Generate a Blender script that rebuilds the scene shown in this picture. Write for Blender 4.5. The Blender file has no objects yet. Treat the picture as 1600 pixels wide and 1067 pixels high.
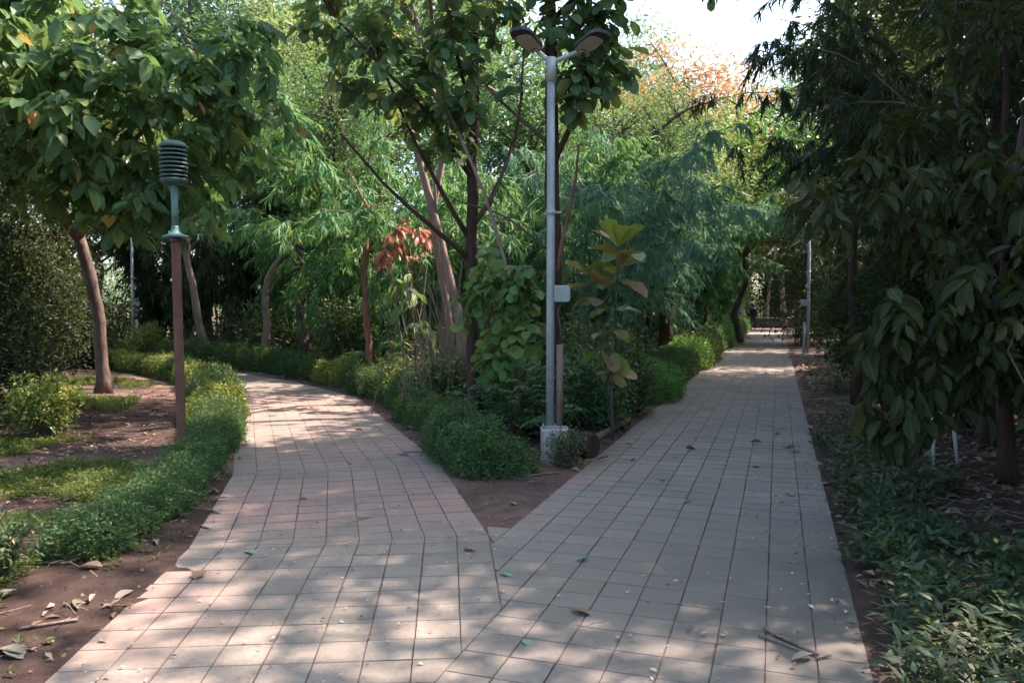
import bpy, math, random
import numpy as np
from mathutils import Vector, Matrix

# ------------------------------------------------------------------ camera, sky, sun, exposure
scn = bpy.context.scene
COL = scn.collection
cam_d = bpy.data.cameras.new('camera'); cam = bpy.data.objects.new('camera', cam_d); COL.objects.link(cam)
cam_d.sensor_width = 36.0; cam_d.lens = 27.92
cam_d.clip_start = 0.05; cam_d.clip_end = 3000
cam.location = (0, 0, 1.6); cam.rotation_euler = (math.radians(90 - 2.468), 0, 0)
scn.camera = cam
SUN_AZ, SUN_EL = math.radians(66), math.radians(54)      # azimuth from +Y towards +X
w = bpy.data.worlds.new('World'); scn.world = w; w.use_nodes = True
nt = w.node_tree; bg = nt.nodes['Background']
sky = nt.nodes.new('ShaderNodeTexSky'); sky.sky_type = 'NISHITA'; sky.sun_disc = False
sky.sun_elevation = SUN_EL; sky.sun_rotation = SUN_AZ
sky.air_density = 1.0; sky.dust_density = 3.0; sky.ozone_density = 1.2; sky.altitude = 100
nt.links.new(sky.outputs[0], bg.inputs[0]); bg.inputs[1].default_value = 0.15
sun_d = bpy.data.lights.new('sun', 'SUN'); sun_o = bpy.data.objects.new('sun', sun_d); COL.objects.link(sun_o)
sun_d.energy = 5.0; sun_d.angle = math.radians(0.6); sun_d.color = (1.0, 0.76, 0.69)
sv = Vector((math.sin(SUN_AZ) * math.cos(SUN_EL), math.cos(SUN_AZ) * math.cos(SUN_EL), math.sin(SUN_EL)))
sun_o.rotation_euler = (-sv).to_track_quat('-Z', 'Y').to_euler(); sun_o.location = (20, 5, 30)
scn.view_settings.view_transform = 'Standard'; scn.view_settings.look = 'None'
scn.view_settings.exposure = 1.92; scn.view_settings.gamma = 1.0
scn.view_settings.use_curve_mapping = False
scn.cycles.max_bounces = 5; scn.cycles.diffuse_bounces = 4; scn.cycles.glossy_bounces = 2
scn.cycles.transmission_bounces = 5; scn.cycles.transparent_max_bounces = 4
scn.cycles.use_denoising = True
scn.cycles.use_adaptive_sampling = True; scn.cycles.adaptive_threshold = 0.03

R = np.random.default_rng(11)
random.seed(5)

# ------------------------------------------------------------------ helpers
def nrmz(a):
    a = np.asarray(a, float)
    return a / (np.linalg.norm(a, axis=-1, keepdims=True) + 1e-9)

class Geo:
    """collects vertices, faces (tris / quads / polygons) and a per-vertex leaf coordinate, and links them as one mesh object"""
    def __init__(s): s.v = []; s.f = []; s.n = 0; s.uv = []; s.mi = []
    def add(s, v, faces, uv=None, mi=0):
        v = np.asarray(v, float).reshape(-1, 3)
        for f in faces:
            if len(f):
                f = np.asarray(f, np.int64); s.f.append(f + s.n); s.mi.append(np.full(len(f), mi, np.int32))
        s.v.append(v); s.uv.append(np.zeros((len(v), 2)) if uv is None else uv); s.n += len(v)
        return s
    def mesh(s, name, mats, smooth=False):
        me = bpy.data.meshes.new(name)
        V = np.concatenate(s.v) if s.v else np.zeros((0, 3))
        me.vertices.add(len(V)); me.vertices.foreach_set('co', V.astype(np.float32).ravel())
        cnt = np.concatenate([np.full(len(f), f.shape[1], np.int32) for f in s.f])
        idx = np.concatenate([f.ravel() for f in s.f]).astype(np.int32)
        me.loops.add(len(idx)); me.loops.foreach_set('vertex_index', idx)
        st = np.concatenate([[0], np.cumsum(cnt)[:-1]]).astype(np.int32)
        me.polygons.add(len(cnt)); me.polygons.foreach_set('loop_start', st); me.polygons.foreach_set('loop_total', cnt)
        me.polygons.foreach_set('use_smooth', np.full(len(cnt), smooth))
        if not isinstance(mats, (list, tuple)): mats = [mats]
        for m in mats: me.materials.append(m)
        me.polygons.foreach_set('material_index', np.concatenate(s.mi))
        a = me.attributes.new('leafuv', 'FLOAT2', 'POINT')
        a.data.foreach_set('vector', np.concatenate(s.uv).astype(np.float32).ravel())
        me.update(calc_edges=True)
        return me
    def build(s, name, mats, parent=None, smooth=False):
        o = bpy.data.objects.new(name, s.mesh(name, mats, smooth)); COL.objects.link(o)
        if parent is not None: o.parent = parent
        return o

def tag(o, label=None, cat=None, group=None, kind=None):
    if label: o['label'] = label
    if cat: o['category'] = cat
    if group: o['group'] = group
    if kind: o['kind'] = kind
    return o
def empty(name, loc, rz=0, scale=1.0):
    o = bpy.data.objects.new(name, None); COL.objects.link(o); o.empty_display_size = 0.1
    o.location = loc; o.rotation_euler = (0, 0, rz); o.scale = (scale,) * 3 if np.isscalar(scale) else scale
    return o
def copy_tree(o, parent=None):
    c = o.copy(); COL.objects.link(c); c.parent = parent
    for ch in list(o.children): copy_tree(ch, c)
    return c

def tube(g, pts, rad, n=7, cap=True, mi=0, rough=0.0):
    pts = np.asarray(pts, float); k = len(pts); rad = np.broadcast_to(np.asarray(rad, float), (k,)).copy()
    t = nrmz(np.gradient(pts, axis=0))
    ref = np.array([0.0, 0, 1]) if abs(t[:, 2]).mean() < 0.85 else np.array([1.0, 0, 0])
    a = nrmz(np.cross(t, ref)); b = np.cross(t, a)
    an = np.arange(n) / n * 2 * math.pi
    rr = rad[:, None] * (1 + rough * R.normal(size=(k, n)))
    V = pts[:, None] + (np.cos(an)[None, :, None] * a[:, None] + np.sin(an)[None, :, None] * b[:, None]) * rr[..., None]
    i = np.arange(k - 1)[:, None] * n; j = np.arange(n)[None]; j2 = (j + 1) % n
    q = np.stack([i + j, i + j2, i + n + j2, i + n + j], -1).reshape(-1, 4)
    fs = [q]
    if cap:
        fs += [np.arange(n)[::-1][None], (np.arange(n) + (k - 1) * n)[None]]
    g.add(V.reshape(-1, 3), fs, mi=mi)
    return g
def tubes_thin(g, P, r0, r1, mi=0):
    """many thin three-sided stems at once: P (m, k, 3)"""
    P = np.asarray(P, float); m, k, _ = P.shape
    if m == 0: return g
    t = nrmz(P[:, -1] - P[:, 0]); ref = np.where(np.abs(t[:, 2:3]) < 0.9, [[0, 0, 1.0]], [[1.0, 0, 0]])
    a = nrmz(np.cross(t, ref)); b = np.cross(t, a)
    r0 = np.broadcast_to(r0, (m,)); r1 = np.broadcast_to(r1, (m,))
    rr = r0[:, None] + (r1 - r0)[:, None] * np.linspace(0, 1, k)[None]
    an = np.arange(3) / 3 * 2 * math.pi
    off = np.cos(an)[None, :, None] * a[:, None] + np.sin(an)[None, :, None] * b[:, None]
    V = P[:, :, None] + off[:, None] * rr[:, :, None, None]
    base = np.arange(m)[:, None, None] * (k * 3); i = np.arange(k - 1)[None, :, None] * 3; j = np.arange(3)[None, None]; j2 = (j + 1) % 3
    q = np.stack([base + i + j, base + i + j2, base + i + 3 + j2, base + i + 3 + j], -1).reshape(-1, 4)
    return g.add(V.reshape(-1, 3), [q], mi=mi)
def box(g, c, s, rz=0, mi=0, bev=0.0):
    x, y, z = np.array(s) / 2
    if bev <= 0:
        v = np.array([[-x, -y, -z], [x, -y, -z], [x, y, -z], [-x, y, -z], [-x, -y, z], [x, -y, z], [x, y, z], [-x, y, z]])
        f = [[0, 3, 2, 1], [4, 5, 6, 7], [0, 1, 5, 4], [1, 2, 6, 5], [2, 3, 7, 6], [3, 0, 4, 7]]
        fs = [np.array(f)]
    else:
        rings = [(-z, bev), (-z + bev, 0), (z - bev, 0), (z, bev)]
        v = []
        for zz, ins in rings:
            a, b, c2 = x - ins, y - ins, min(bev, x * .5, y * .5)
            v += [[-a + c2, -b, zz], [a - c2, -b, zz], [a, -b + c2, zz], [a, b - c2, zz], [a - c2, b, zz], [-a + c2, b, zz], [-a, b - c2, zz], [-a, -b + c2, zz]]
        v = np.array(v); fs = [np.array([[r * 8 + j, r * 8 + (j + 1) % 8, r * 8 + 8 + (j + 1) % 8, r * 8 + 8 + j] for r in range(3) for j in range(8)]),
                               np.arange(8)[::-1][None], (np.arange(8) + 24)[None]]
    cr, sr = math.cos(rz), math.sin(rz)
    v = v @ np.array([[cr, sr, 0], [-sr, cr, 0], [0, 0, 1]]) + np.array(c)
    g.add(v, fs, mi=mi); return g
def lathe(g, prof, n=24, c=(0, 0, 0), mi=0):
    prof = np.array(prof, float); an = np.arange(n) / n * 2 * math.pi; k = len(prof)
    V = np.stack([prof[:, None, 0] * np.cos(an), prof[:, None, 0] * np.sin(an), np.repeat(prof[:, 1:2], n, 1)], -1) + np.array(c)
    i = np.arange(k - 1)[:, None] * n; j = np.arange(n)[None]; j2 = (j + 1) % n
    q = np.stack([i + j, i + j2, i + n + j2, i + n + j], -1).reshape(-1, 4)
    g.add(V.reshape(-1, 3), [q, np.arange(n)[::-1][None], (np.arange(n) + (k - 1) * n)[None]], mi=mi); return g

# leaf templates: x along the leaf (0..1), y across (-.5..+.5), z = height in leaf lengths
def leaf_template(prof, droop=0.12, fold=0.10, wave=0.0):
    """prof: [(x, half width)] inner stations; the first and last point are the tips"""
    V = [(0, 0, 0)]; ring = []
    for i, (x, hw) in enumerate(prof):
        z = -droop * x * x; wv = wave * (1 if i % 2 else -1)
        V += [(x, 0, z), (x, hw, z + fold * hw * 2 * 0.5 + wv), (x, -hw, z + fold * hw * 2 * 0.5 - wv * .6)]; ring.append(len(V) - 3)
    V.append((1, 0, -droop)); e = len(V) - 1
    T = []; Q = []
    a = ring[0]; T += [(0, a, a + 1), (0, a + 2, a)]
    for p, q in zip(ring[:-1], ring[1:]): Q += [(p, q, q + 1, p + 1), (p, p + 2, q + 2, q)]
    b = ring[-1]; T += [(b, e, b + 1), (b, b + 2, e)]
    return np.array(V, float), np.array(T), np.array(Q, int).reshape(-1, 4)
T_BROAD = leaf_template([(.18, .30), (.45, .5), (.75, .38)], .16, .22)
T_BROAD2 = leaf_template([(.2, .34), (.5, .5), (.8, .33)], .30, .30, .015)
T_ROUND = leaf_template([(.2, .3), (.55, .5), (.85, .42)], .10, .18)
T_BIG = [leaf_template([(.1, .16), (.25, .36), (.45, .49), (.62, .5), (.78, .4), (.91, .2)], d, f, wv) for d, f, wv in
         ((.14, .20, .012), (.32, .28, .02), (.05, .34, .016), (.22, .12, .025))]
T_OBOV = [leaf_template([(.1, .10), (.28, .24), (.5, .40), (.7, .5), (.86, .44), (.95, .24)], d, f, wv) for d, f, wv in
          ((.14, .20, .02), (.34, .26, .03), (.08, .34, .02))]
T_RND = [leaf_template([(.08, .2), (.25, .40), (.5, .5), (.72, .48), (.9, .30)], d, f, wv) for d, f, wv in ((.1, .2, .01), (.24, .26, .015), (.04, .3, .01))]
T_BAM = (np.array([(0, 0, 0), (.22, .5, .015), (.22, -.5, .015), (.62, .36, -.03), (.62, -.36, -.03), (1, 0, -.14)]), np.array([(0, 2, 1), (3, 4, 5)]), np.array([(1, 2, 4, 3)]))
T_SMALL = (np.array([(0, 0, 0), (.45, .5, .10), (.5, 0, 0), (.45, -.5, .10), (1, 0, -.06)]), np.array([(0, 2, 1), (0, 3, 2), (1, 2, 4), (2, 3, 4)]), np.zeros((0, 4), int))
T_TINY = (np.array([(0, 0, 0), (.5, .5, .06), (.5, -.5, .06), (1, 0, -.05)]), np.array([(0, 3, 1), (0, 2, 3)]), np.zeros((0, 4), int))

def leaf_frames(axis, nrm):
    axis = nrmz(axis); side = nrmz(np.cross(nrm, axis)); n = np.cross(axis, side)
    return axis, side, n
def add_leaves(g, T, pos, axis, nrm, L, W, mi=0):
    pos = np.asarray(pos, float).reshape(-1, 3); m = len(pos)
    if m == 0: return g
    V, tr, qu = T; k = len(V)
    axis, side, n = leaf_frames(np.asarray(axis).reshape(-1, 3), np.asarray(nrm).reshape(-1, 3))
    L = np.broadcast_to(L, (m,))[:, None, None]; W = np.broadcast_to(W, (m,))[:, None, None]
    P = pos[:, None] + V[None, :, 0:1] * L * axis[:, None] + V[None, :, 1:2] * W * side[:, None] + V[None, :, 2:3] * L * n[:, None]
    off = (np.arange(m) * k)[:, None, None]
    uv = np.tile(V[:, :2], (m, 1))
    fs = []
    if len(tr): fs.append((tr[None] + off).reshape(-1, 3))
    if len(qu): fs.append((qu[None] + off).reshape(-1, 4))
    return g.add(P.reshape(-1, 3), fs, uv, mi)
def rdir(n): return nrmz(R.normal(size=(n, 3)))

# ------------------------------------------------------------------ materials
def newmat(name):
    m = bpy.data.materials.new(name); m.use_nodes = True; t = m.node_tree; t.nodes.clear()
    out = t.nodes.new('ShaderNodeOutputMaterial'); return m, t, out
def N(t, typ, **kw):
    n = t.nodes.new(typ)
    for k, v in kw.items(): setattr(n, k, v)
    return n
def noise(t, scale, detail=4, rough=.6, vec=None):
    n = N(t, 'ShaderNodeTexNoise'); n.inputs['Scale'].default_value = scale; n.inputs['Detail'].default_value = detail; n.inputs['Roughness'].default_value = rough
    if vec is None:
        geo = N(t, 'ShaderNodeNewGeometry'); vec = geo.outputs['Position']
    t.links.new(vec, n.inputs['Vector']); return n.outputs['Fac']
def ramp(t, fac, stops):
    r = N(t, 'ShaderNodeValToRGB'); e = r.color_ramp.elements
    while len(e) < len(stops): e.new(0.5)
    for el, (p, c) in zip(e, stops): el.position = p; el.color = (*c, 1) if len(c) == 3 else c
    t.links.new(fac, r.inputs[0]); return r.outputs[0]
def mix(t, fac, a, b, typ='MIX'):
    m = N(t, 'ShaderNodeMix', data_type='RGBA', blend_type=typ)
    for sock, v in ((m.inputs[0], fac), (m.inputs[6], a), (m.inputs[7], b)):
        if hasattr(v, 'links'): t.links.new(v, sock)
        elif isinstance(v, (int, float)): sock.default_value = v
        else: sock.default_value = (*v, 1)
    return m.outputs[2]
def math_(t, op, a, b=None, clamp=False):
    m = N(t, 'ShaderNodeMath', operation=op); m.use_clamp = clamp
    for s, v in zip(m.inputs, (a, b)):
        if v is None: continue
        if hasattr(v, 'links'): t.links.new(v, s)
        else: s.default_value = v
    return m.outputs[0]
def bump(t, h, strength=.4, dist=.02):
    b = N(t, 'ShaderNodeBump'); b.inputs['Strength'].default_value = strength; b.inputs['Distance'].default_value = dist
    t.links.new(h, b.inputs['Height']); return b.outputs[0]
def principled(t, out, col, rough=.7, spec=.5, normal=None, metal=0.0):
    p = N(t, 'ShaderNodeBsdfPrincipled')
    for s, v in ((p.inputs['Base Color'], col), (p.inputs['Roughness'], rough)):
        if hasattr(v, 'links'): t.links.new(v, s)
        elif isinstance(v, (int, float)): s.default_value = v
        else: s.default_value = (*v, 1)
    p.inputs['Specular IOR Level'].default_value = spec; p.inputs['Metallic'].default_value = metal
    if normal is not None: t.links.new(normal, p.inputs['Normal'])
    if out is not None: t.links.new(p.outputs[0], out.inputs[0])
    return p

def leaf_mat(name, cols, trans, rough=.5, spec=.35, tfac=.36, veins=False, gain=1.35):
    """cols: ramp stops over a random value per leaf; trans: colour of light through the leaf"""
    m, t, out = newmat(name)
    geo = N(t, 'ShaderNodeNewGeometry'); oi = N(t, 'ShaderNodeObjectInfo')
    rnd = math_(t, 'FRACT', math_(t, 'ADD', geo.outputs['Random Per Island'], oi.outputs['Random']))
    col = ramp(t, rnd, [(p, tuple(min(.6, x * gain) for x in c)) for p, c in cols])
    normal = None
    if veins:
        at = N(t, 'ShaderNodeAttribute', attribute_name='leafuv'); sp = N(t, 'ShaderNodeSeparateXYZ'); t.links.new(at.outputs['Vector'], sp.inputs[0])
        ay = math_(t, 'ABSOLUTE', sp.outputs[1]); mid = math_(t, 'SUBTRACT', 1.0, math_(t, 'MULTIPLY', ay, 22.0), True)
        ph = math_(t, 'SUBTRACT', math_(t, 'MULTIPLY', sp.outputs[0], 62.0), math_(t, 'MULTIPLY', ay, 48.0))
        side = math_(t, 'POWER', math_(t, 'ABSOLUTE', math_(t, 'SINE', math_(t, 'MULTIPLY', ph, .5))), 10.0)
        v = math_(t, 'MAXIMUM', mid, math_(t, 'MULTIPLY', side, .45))
        col = mix(t, math_(t, 'MULTIPLY', v, .45), col, (.20, .26, .10))
        blot = noise(t, 9.0, 3)
        col = mix(t, math_(t, 'MULTIPLY', blot, .35), col, (.05, .07, .02))
        normal = bump(t, v, .25, .004)
    p = principled(t, None, col, rough, spec, normal)
    tr = N(t, 'ShaderNodeBsdfTranslucent')
    tc = mix(t, .5, col, trans); t.links.new(tc, tr.inputs[0])
    ms = N(t, 'ShaderNodeMixShader'); ms.inputs[0].default_value = tfac
    t.links.new(p.outputs[0], ms.inputs[1]); t.links.new(tr.outputs[0], ms.inputs[2]); t.links.new(ms.outputs[0], out.inputs[0])
    return m
G = lambda *s: [(p, c) for p, c in s]
M = {}
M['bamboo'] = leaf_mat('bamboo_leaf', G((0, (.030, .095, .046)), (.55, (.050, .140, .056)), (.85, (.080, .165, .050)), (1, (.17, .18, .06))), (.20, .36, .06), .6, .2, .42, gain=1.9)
M['bamboo_shaded'] = leaf_mat('bamboo_leaf_shaded', G((0, (.020, .050, .026)), (.6, (.035, .078, .036)), (.93, (.07, .10, .035)), (1, (.16, .14, .06))), (.14, .20, .03), .6, .2, .28, gain=.65)  # bamboo leaf with shade put into its colour
M['bamboo_teal'] = leaf_mat('bamboo_leaf_blue_green', G((0, (.04, .10, .075)), (.6, (.065, .14, .095)), (1, (.12, .19, .085))), (.16, .36, .12), .6, .22, .42, gain=1.9)
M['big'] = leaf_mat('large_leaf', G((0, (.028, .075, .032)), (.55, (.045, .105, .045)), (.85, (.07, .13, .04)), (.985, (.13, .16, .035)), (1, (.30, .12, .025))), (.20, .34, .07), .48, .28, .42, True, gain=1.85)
M['big_shaded'] = leaf_mat('large_shaded_leaf', G((0, (.018, .045, .022)), (.6, (.032, .068, .030)), (.93, (.055, .085, .03)), (1, (.14, .13, .03))), (.18, .20, .02), .55, .14, .24, True, gain=.45)  # shade of the right side is put into this leaf colour
M['round'] = leaf_mat('round_leaf', G((0, (.020, .055, .030)), (.6, (.034, .080, .038)), (.93, (.055, .10, .036)), (1, (.18, .18, .04))), (.24, .34, .05), .46, .28, .42, True, gain=2.1)
M['light'] = leaf_mat('light_green_leaf', G((0, (.06, .15, .06)), (.6, (.09, .19, .07)), (1, (.17, .25, .06))), (.30, .40, .06), .46, .25, .40, True, gain=1.25)
M['teak'] = leaf_mat('teak_leaf', G((0, (.075, .14, .03)), (.5, (.10, .155, .03)), (.62, (.15, .11, .05)), (.85, (.19, .12, .075)), (1, (.11, .14, .10))), (.34, .34, .03), .5, .35, .34, True, gain=2.0)
M['red'] = leaf_mat('red_leaf', G((0, (.38, .12, .09)), (.6, (.46, .20, .15)), (1, (.34, .13, .08))), (.55, .15, .06), .45, .4, .36, True, gain=1.0)
M['hedge'] = leaf_mat('hedge_leaf', G((0, (.028, .080, .036)), (.5, (.045, .115, .048)), (.85, (.075, .15, .045)), (.965, (.14, .19, .045)), (1, (.20, .13, .06))), (.24, .32, .04), .55, .2, .28, gain=1.1)
M['hedge_yellow'] = leaf_mat('hedge_leaf_yellow_green', G((0, (.05, .105, .035)), (.5, (.10, .16, .035)), (1, (.24, .25, .035))), (.36, .38, .03), .45, .4, .3)
M['hedge_bright'] = leaf_mat('hedge_leaf_bright', G((0, (.05, .15, .04)), (.5, (.08, .21, .045)), (1, (.15, .28, .05))), (.24, .42, .04), .45, .4, .3)
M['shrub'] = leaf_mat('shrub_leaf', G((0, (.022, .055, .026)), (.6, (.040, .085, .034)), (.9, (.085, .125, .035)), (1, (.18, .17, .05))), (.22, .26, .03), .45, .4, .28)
M['shrub_shaded'] = leaf_mat('shaded_shrub_leaf', G((0, (.016, .042, .020)), (.6, (.030, .066, .028)), (.92, (.06, .09, .03)), (1, (.12, .12, .04))), (.14, .18, .02), .6, .2, .22, gain=.6)  # shrub leaf darkened in colour in place of shade
M['fern'] = leaf_mat('feathery_leaf', G((0, (.035, .10, .05)), (.6, (.06, .15, .065)), (1, (.11, .19, .06))), (.22, .36, .05), .5, .35, .34)
M['herb'] = leaf_mat('herb_leaf', G((0, (.028, .080, .042)), (.6, (.048, .112, .050)), (1, (.10, .14, .045))), (.24, .32, .05), .5, .25, .3, gain=.68)
M['cover'] = leaf_mat('ground_cover_leaf', G((0, (.045, .10, .028)), (.6, (.085, .155, .035)), (1, (.17, .20, .045))), (.30, .36, .03), .6, .2, .3, gain=.68)
M['yellow'] = leaf_mat('yellow_green_leaf', G((0, (.07, .16, .06)), (.5, (.12, .21, .07)), (1, (.26, .27, .08))), (.34, .46, .11), .5, .3, .4, gain=1.0)
M['orange'] = leaf_mat('orange_leaf', G((0, (.14, .22, .09)), (.4, (.28, .26, .09)), (.7, (.48, .25, .13)), (1, (.52, .19, .13))), (.7, .32, .12), .5, .3, .4, gain=1.0)
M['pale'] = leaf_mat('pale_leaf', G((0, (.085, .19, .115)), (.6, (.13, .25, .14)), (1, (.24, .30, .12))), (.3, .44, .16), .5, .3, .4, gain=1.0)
M['dry'] = leaf_mat('dry_leaf', G((0, (.11, .065, .04)), (.4, (.20, .13, .085)), (.75, (.30, .22, .16)), (1, (.38, .32, .25))), (.3, .2, .1), .75, .2, .15, True, gain=1.0)
M['crumb'] = leaf_mat('leaf_crumb', G((0, (.05, .035, .025)), (.35, (.12, .08, .05)), (.5, (.30, .30, .22)), (.8, (.45, .44, .36)), (1, (.42, .20, .06))), (.3, .2, .1), .75, .2, .1, False, gain=1.0)
M['fresh_fallen'] = leaf_mat('fallen_green_leaf', G((0, (.09, .20, .13)), (.5, (.14, .26, .18)), (1, (.21, .31, .22))), (.2, .35, .15), .5, .35, .12, True, gain=1.15)
M['pale_fallen'] = leaf_mat('fallen_pale_leaf', G((0, (.13, .115, .09)), (.5, (.20, .185, .15)), (1, (.28, .27, .23))), (.3, .3, .2), .6, .3, .1, True, gain=1.0)

def bark(name, a, b, scale=14, stretch=.25, bstr=.6):
    m, t, out = newmat(name)
    geo = N(t, 'ShaderNodeNewGeometry'); mp = N(t, 'ShaderNodeMapping'); mp.inputs['Scale'].default_value = (1, 1, stretch)
    t.links.new(geo.outputs['Position'], mp.inputs[0])
    n1 = noise(t, scale, 6, .7, mp.outputs[0]); n2 = noise(t, 2.3, 3)
    c = ramp(t, n1, [(.32, a), (.68, b)]); c = mix(t, math_(t, 'MULTIPLY', n2, .5), c, tuple(x * .6 for x in a))
    principled(t, out, c, .85, .25, bump(t, n1, bstr, .03)); return m
M['bark_dark'] = bark('bark_dark', (.035, .022, .018), (.085, .055, .042))
M['bark_mid'] = bark('bark_brown', (.055, .040, .033), (.19, .150, .125), 6, .5, 1.0)
M['bark_pale'] = bark('bark_pale', (.17, .125, .10), (.36, .28, .23), 9)
M['bark_red'] = bark('bark_reddish', (.11, .055, .04), (.26, .14, .10))
M['culm'] = bark('bamboo_culm', (.075, .085, .045), (.17, .165, .09), 6, .1, .15)
M['twig'] = bark('twig', (.06, .042, .030), (.13, .09, .065), 20)
M['drywood'] = bark('dry_wood', (.12, .085, .065), (.30, .235, .19), 18)

def soil_mat():
    m, t, out = newmat('soil')
    n1 = noise(t, .55, 5, .6); n2 = noise(t, 7, 6, .7); n3 = noise(t, 60, 4, .7)
    c = ramp(t, n2, [(.25, (.095, .060, .048)), (.5, (.170, .110, .088)), (.75, (.245, .170, .138))])
    c2 = ramp(t, n2, [(.25, (.045, .034, .028)), (.75, (.10, .078, .062))])
    c = mix(t, ramp(t, n1, [(.4, (0, 0, 0)), (.6, (1, 1, 1))]), c, c2)
    c = mix(t, ramp(t, n3, [(.62, (0, 0, 0)), (.72, (1, 1, 1))]), c, (.24, .18, .14))
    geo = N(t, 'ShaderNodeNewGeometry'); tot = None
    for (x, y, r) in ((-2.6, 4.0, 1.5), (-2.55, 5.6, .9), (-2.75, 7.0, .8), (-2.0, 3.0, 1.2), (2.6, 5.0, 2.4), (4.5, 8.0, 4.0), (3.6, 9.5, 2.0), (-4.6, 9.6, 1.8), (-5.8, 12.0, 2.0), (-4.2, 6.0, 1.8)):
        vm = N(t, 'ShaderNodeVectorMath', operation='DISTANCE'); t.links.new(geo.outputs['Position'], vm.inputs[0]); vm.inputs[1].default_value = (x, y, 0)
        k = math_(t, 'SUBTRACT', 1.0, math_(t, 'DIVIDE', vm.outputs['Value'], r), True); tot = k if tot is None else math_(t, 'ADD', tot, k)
    damp_shade = ramp(t, math_(t, 'ADD', math_(t, 'MULTIPLY', tot, 1.6), math_(t, 'MULTIPLY', n2, .4)), [(.25, (0, 0, 0)), (.75, (1, 1, 1))])  # dark patches: moist earth by the paving; bed ones stand in for shade
    c = mix(t, math_(t, 'MULTIPLY', damp_shade, .85), c, ramp(t, n2, [(.3, (.020, .015, .012)), (.7, (.055, .039, .032))]))
    h = math_(t, 'ADD', math_(t, 'MULTIPLY', n2, .6), math_(t, 'MULTIPLY', n3, .4))
    principled(t, out, c, .95, .15, bump(t, h, .9, .03)); return m
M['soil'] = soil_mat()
def tile_mat():
    m, t, out = newmat('paving_tile')
    geo = N(t, 'ShaderNodeNewGeometry'); oi = N(t, 'ShaderNodeObjectInfo')
    rnd = math_(t, 'FRACT', math_(t, 'ADD', geo.outputs['Random Per Island'], oi.outputs['Random']))
    c = ramp(t, rnd, [(0, (.226, .220, .182)), (.5, (.252, .245, .203)), (1, (.278, .270, .224))])
    n1 = noise(t, 1.1, 5, .6); n2 = noise(t, 9, 5, .65); n3 = noise(t, 140, 3, .7); n4 = noise(t, 36, 4, .7)
    c = mix(t, .75, c, ramp(t, n2, [(.3, (.62, .60, .59)), (.7, (1, 1, 1))]), 'MULTIPLY')
    c = mix(t, .6, c, ramp(t, n3, [(.3, (.72, .72, .72)), (.7, (1.08, 1.08, 1.08))]), 'MULTIPLY')
    c = mix(t, .5, c, ramp(t, n4, [(.35, (.75, .73, .71)), (.55, (1, 1, 1))]), 'MULTIPLY')
    c = mix(t, .8, c, ramp(t, n1, [(.3, (.74, .75, .74)), (.7, (1.12, 1.10, 1.06))]), 'MULTIPLY')
    n5 = noise(t, 4.2, 6, .75)
    c = mix(t, ramp(t, n5, [(.60, (0, 0, 0)), (.70, (.55, .55, .55))]), c, (.13, .125, .11))
    # reddish soil carried on to the paving, in patches of their own shape
    tot = None
    for (x, y, r) in ((-1.0, 6.4, 1.5), (-2.1, 6.4, 1.2), (-1.6, 9.0, 2.4), (-2.3, 4.2, 1.2), (-.4, 6.9, .8), (-3.2, 13, 3), (2.5, 13.5, 1.6), (.6, 7.4, .5)):
        vm = N(t, 'ShaderNodeVectorMath', operation='DISTANCE'); t.links.new(geo.outputs['Position'], vm.inputs[0]); vm.inputs[1].default_value = (x, y, 0)
        k = math_(t, 'SUBTRACT', 1.0, math_(t, 'DIVIDE', vm.outputs['Value'], r), True)
        tot = k if tot is None else math_(t, 'ADD', tot, k)
    dust = math_(t, 'MULTIPLY', math_(t, 'ADD', math_(t, 'MULTIPLY', tot, .9), .10), ramp(t, math_(t, 'ADD', math_(t, 'MULTIPLY', n1, .5), math_(t, 'MULTIPLY', n2, .5)), [(.34, (0, 0, 0)), (.58, (1, 1, 1))]), True)
    c = mix(t, math_(t, 'MULTIPLY', dust, .75), c, (.33, .205, .165))
    # damp, mossy stain on the near right-hand side
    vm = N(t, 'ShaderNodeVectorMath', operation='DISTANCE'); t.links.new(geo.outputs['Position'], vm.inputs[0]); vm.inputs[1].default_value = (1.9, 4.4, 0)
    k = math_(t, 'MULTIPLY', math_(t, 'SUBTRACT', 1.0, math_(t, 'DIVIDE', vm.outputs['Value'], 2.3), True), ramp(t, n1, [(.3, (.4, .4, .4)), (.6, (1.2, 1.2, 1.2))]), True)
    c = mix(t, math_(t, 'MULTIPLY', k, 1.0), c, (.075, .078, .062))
    sp = N(t, 'ShaderNodeSeparateXYZ'); t.links.new(geo.outputs['Normal'], sp.inputs[0])
    c = mix(t, math_(t, 'LESS_THAN', sp.outputs[2], .9), c, (.13, .115, .098))
    h = math_(t, 'ADD', math_(t, 'MULTIPLY', n3, .5), math_(t, 'MULTIPLY', n4, .5))
    rg = ramp(t, n2, [(.3, (.62, .62, .62)), (.7, (.88, .88, .88))])
    principled(t, out, c, rg, .35, bump(t, h, .35, .006)); return m
M['tile'] = tile_mat()
def simple(name, col, rough=.6, spec=.4, metal=0.0, var=.25, scale=12, bstr=.15):
    m, t, out = newmat(name)
    n1 = noise(t, scale, 5, .65); n2 = noise(t, scale * .18, 3)
    c = mix(t, var, col, ramp(t, math_(t, 'ADD', math_(t, 'MULTIPLY', n1, .6), math_(t, 'MULTIPLY', n2, .4)), [(.35, tuple(x * .45 for x in col)), (.65, tuple(min(1, x * 1.25) for x in col))]))
    principled(t, out, c, rough, spec, bump(t, n1, bstr, .004), metal); return m
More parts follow.
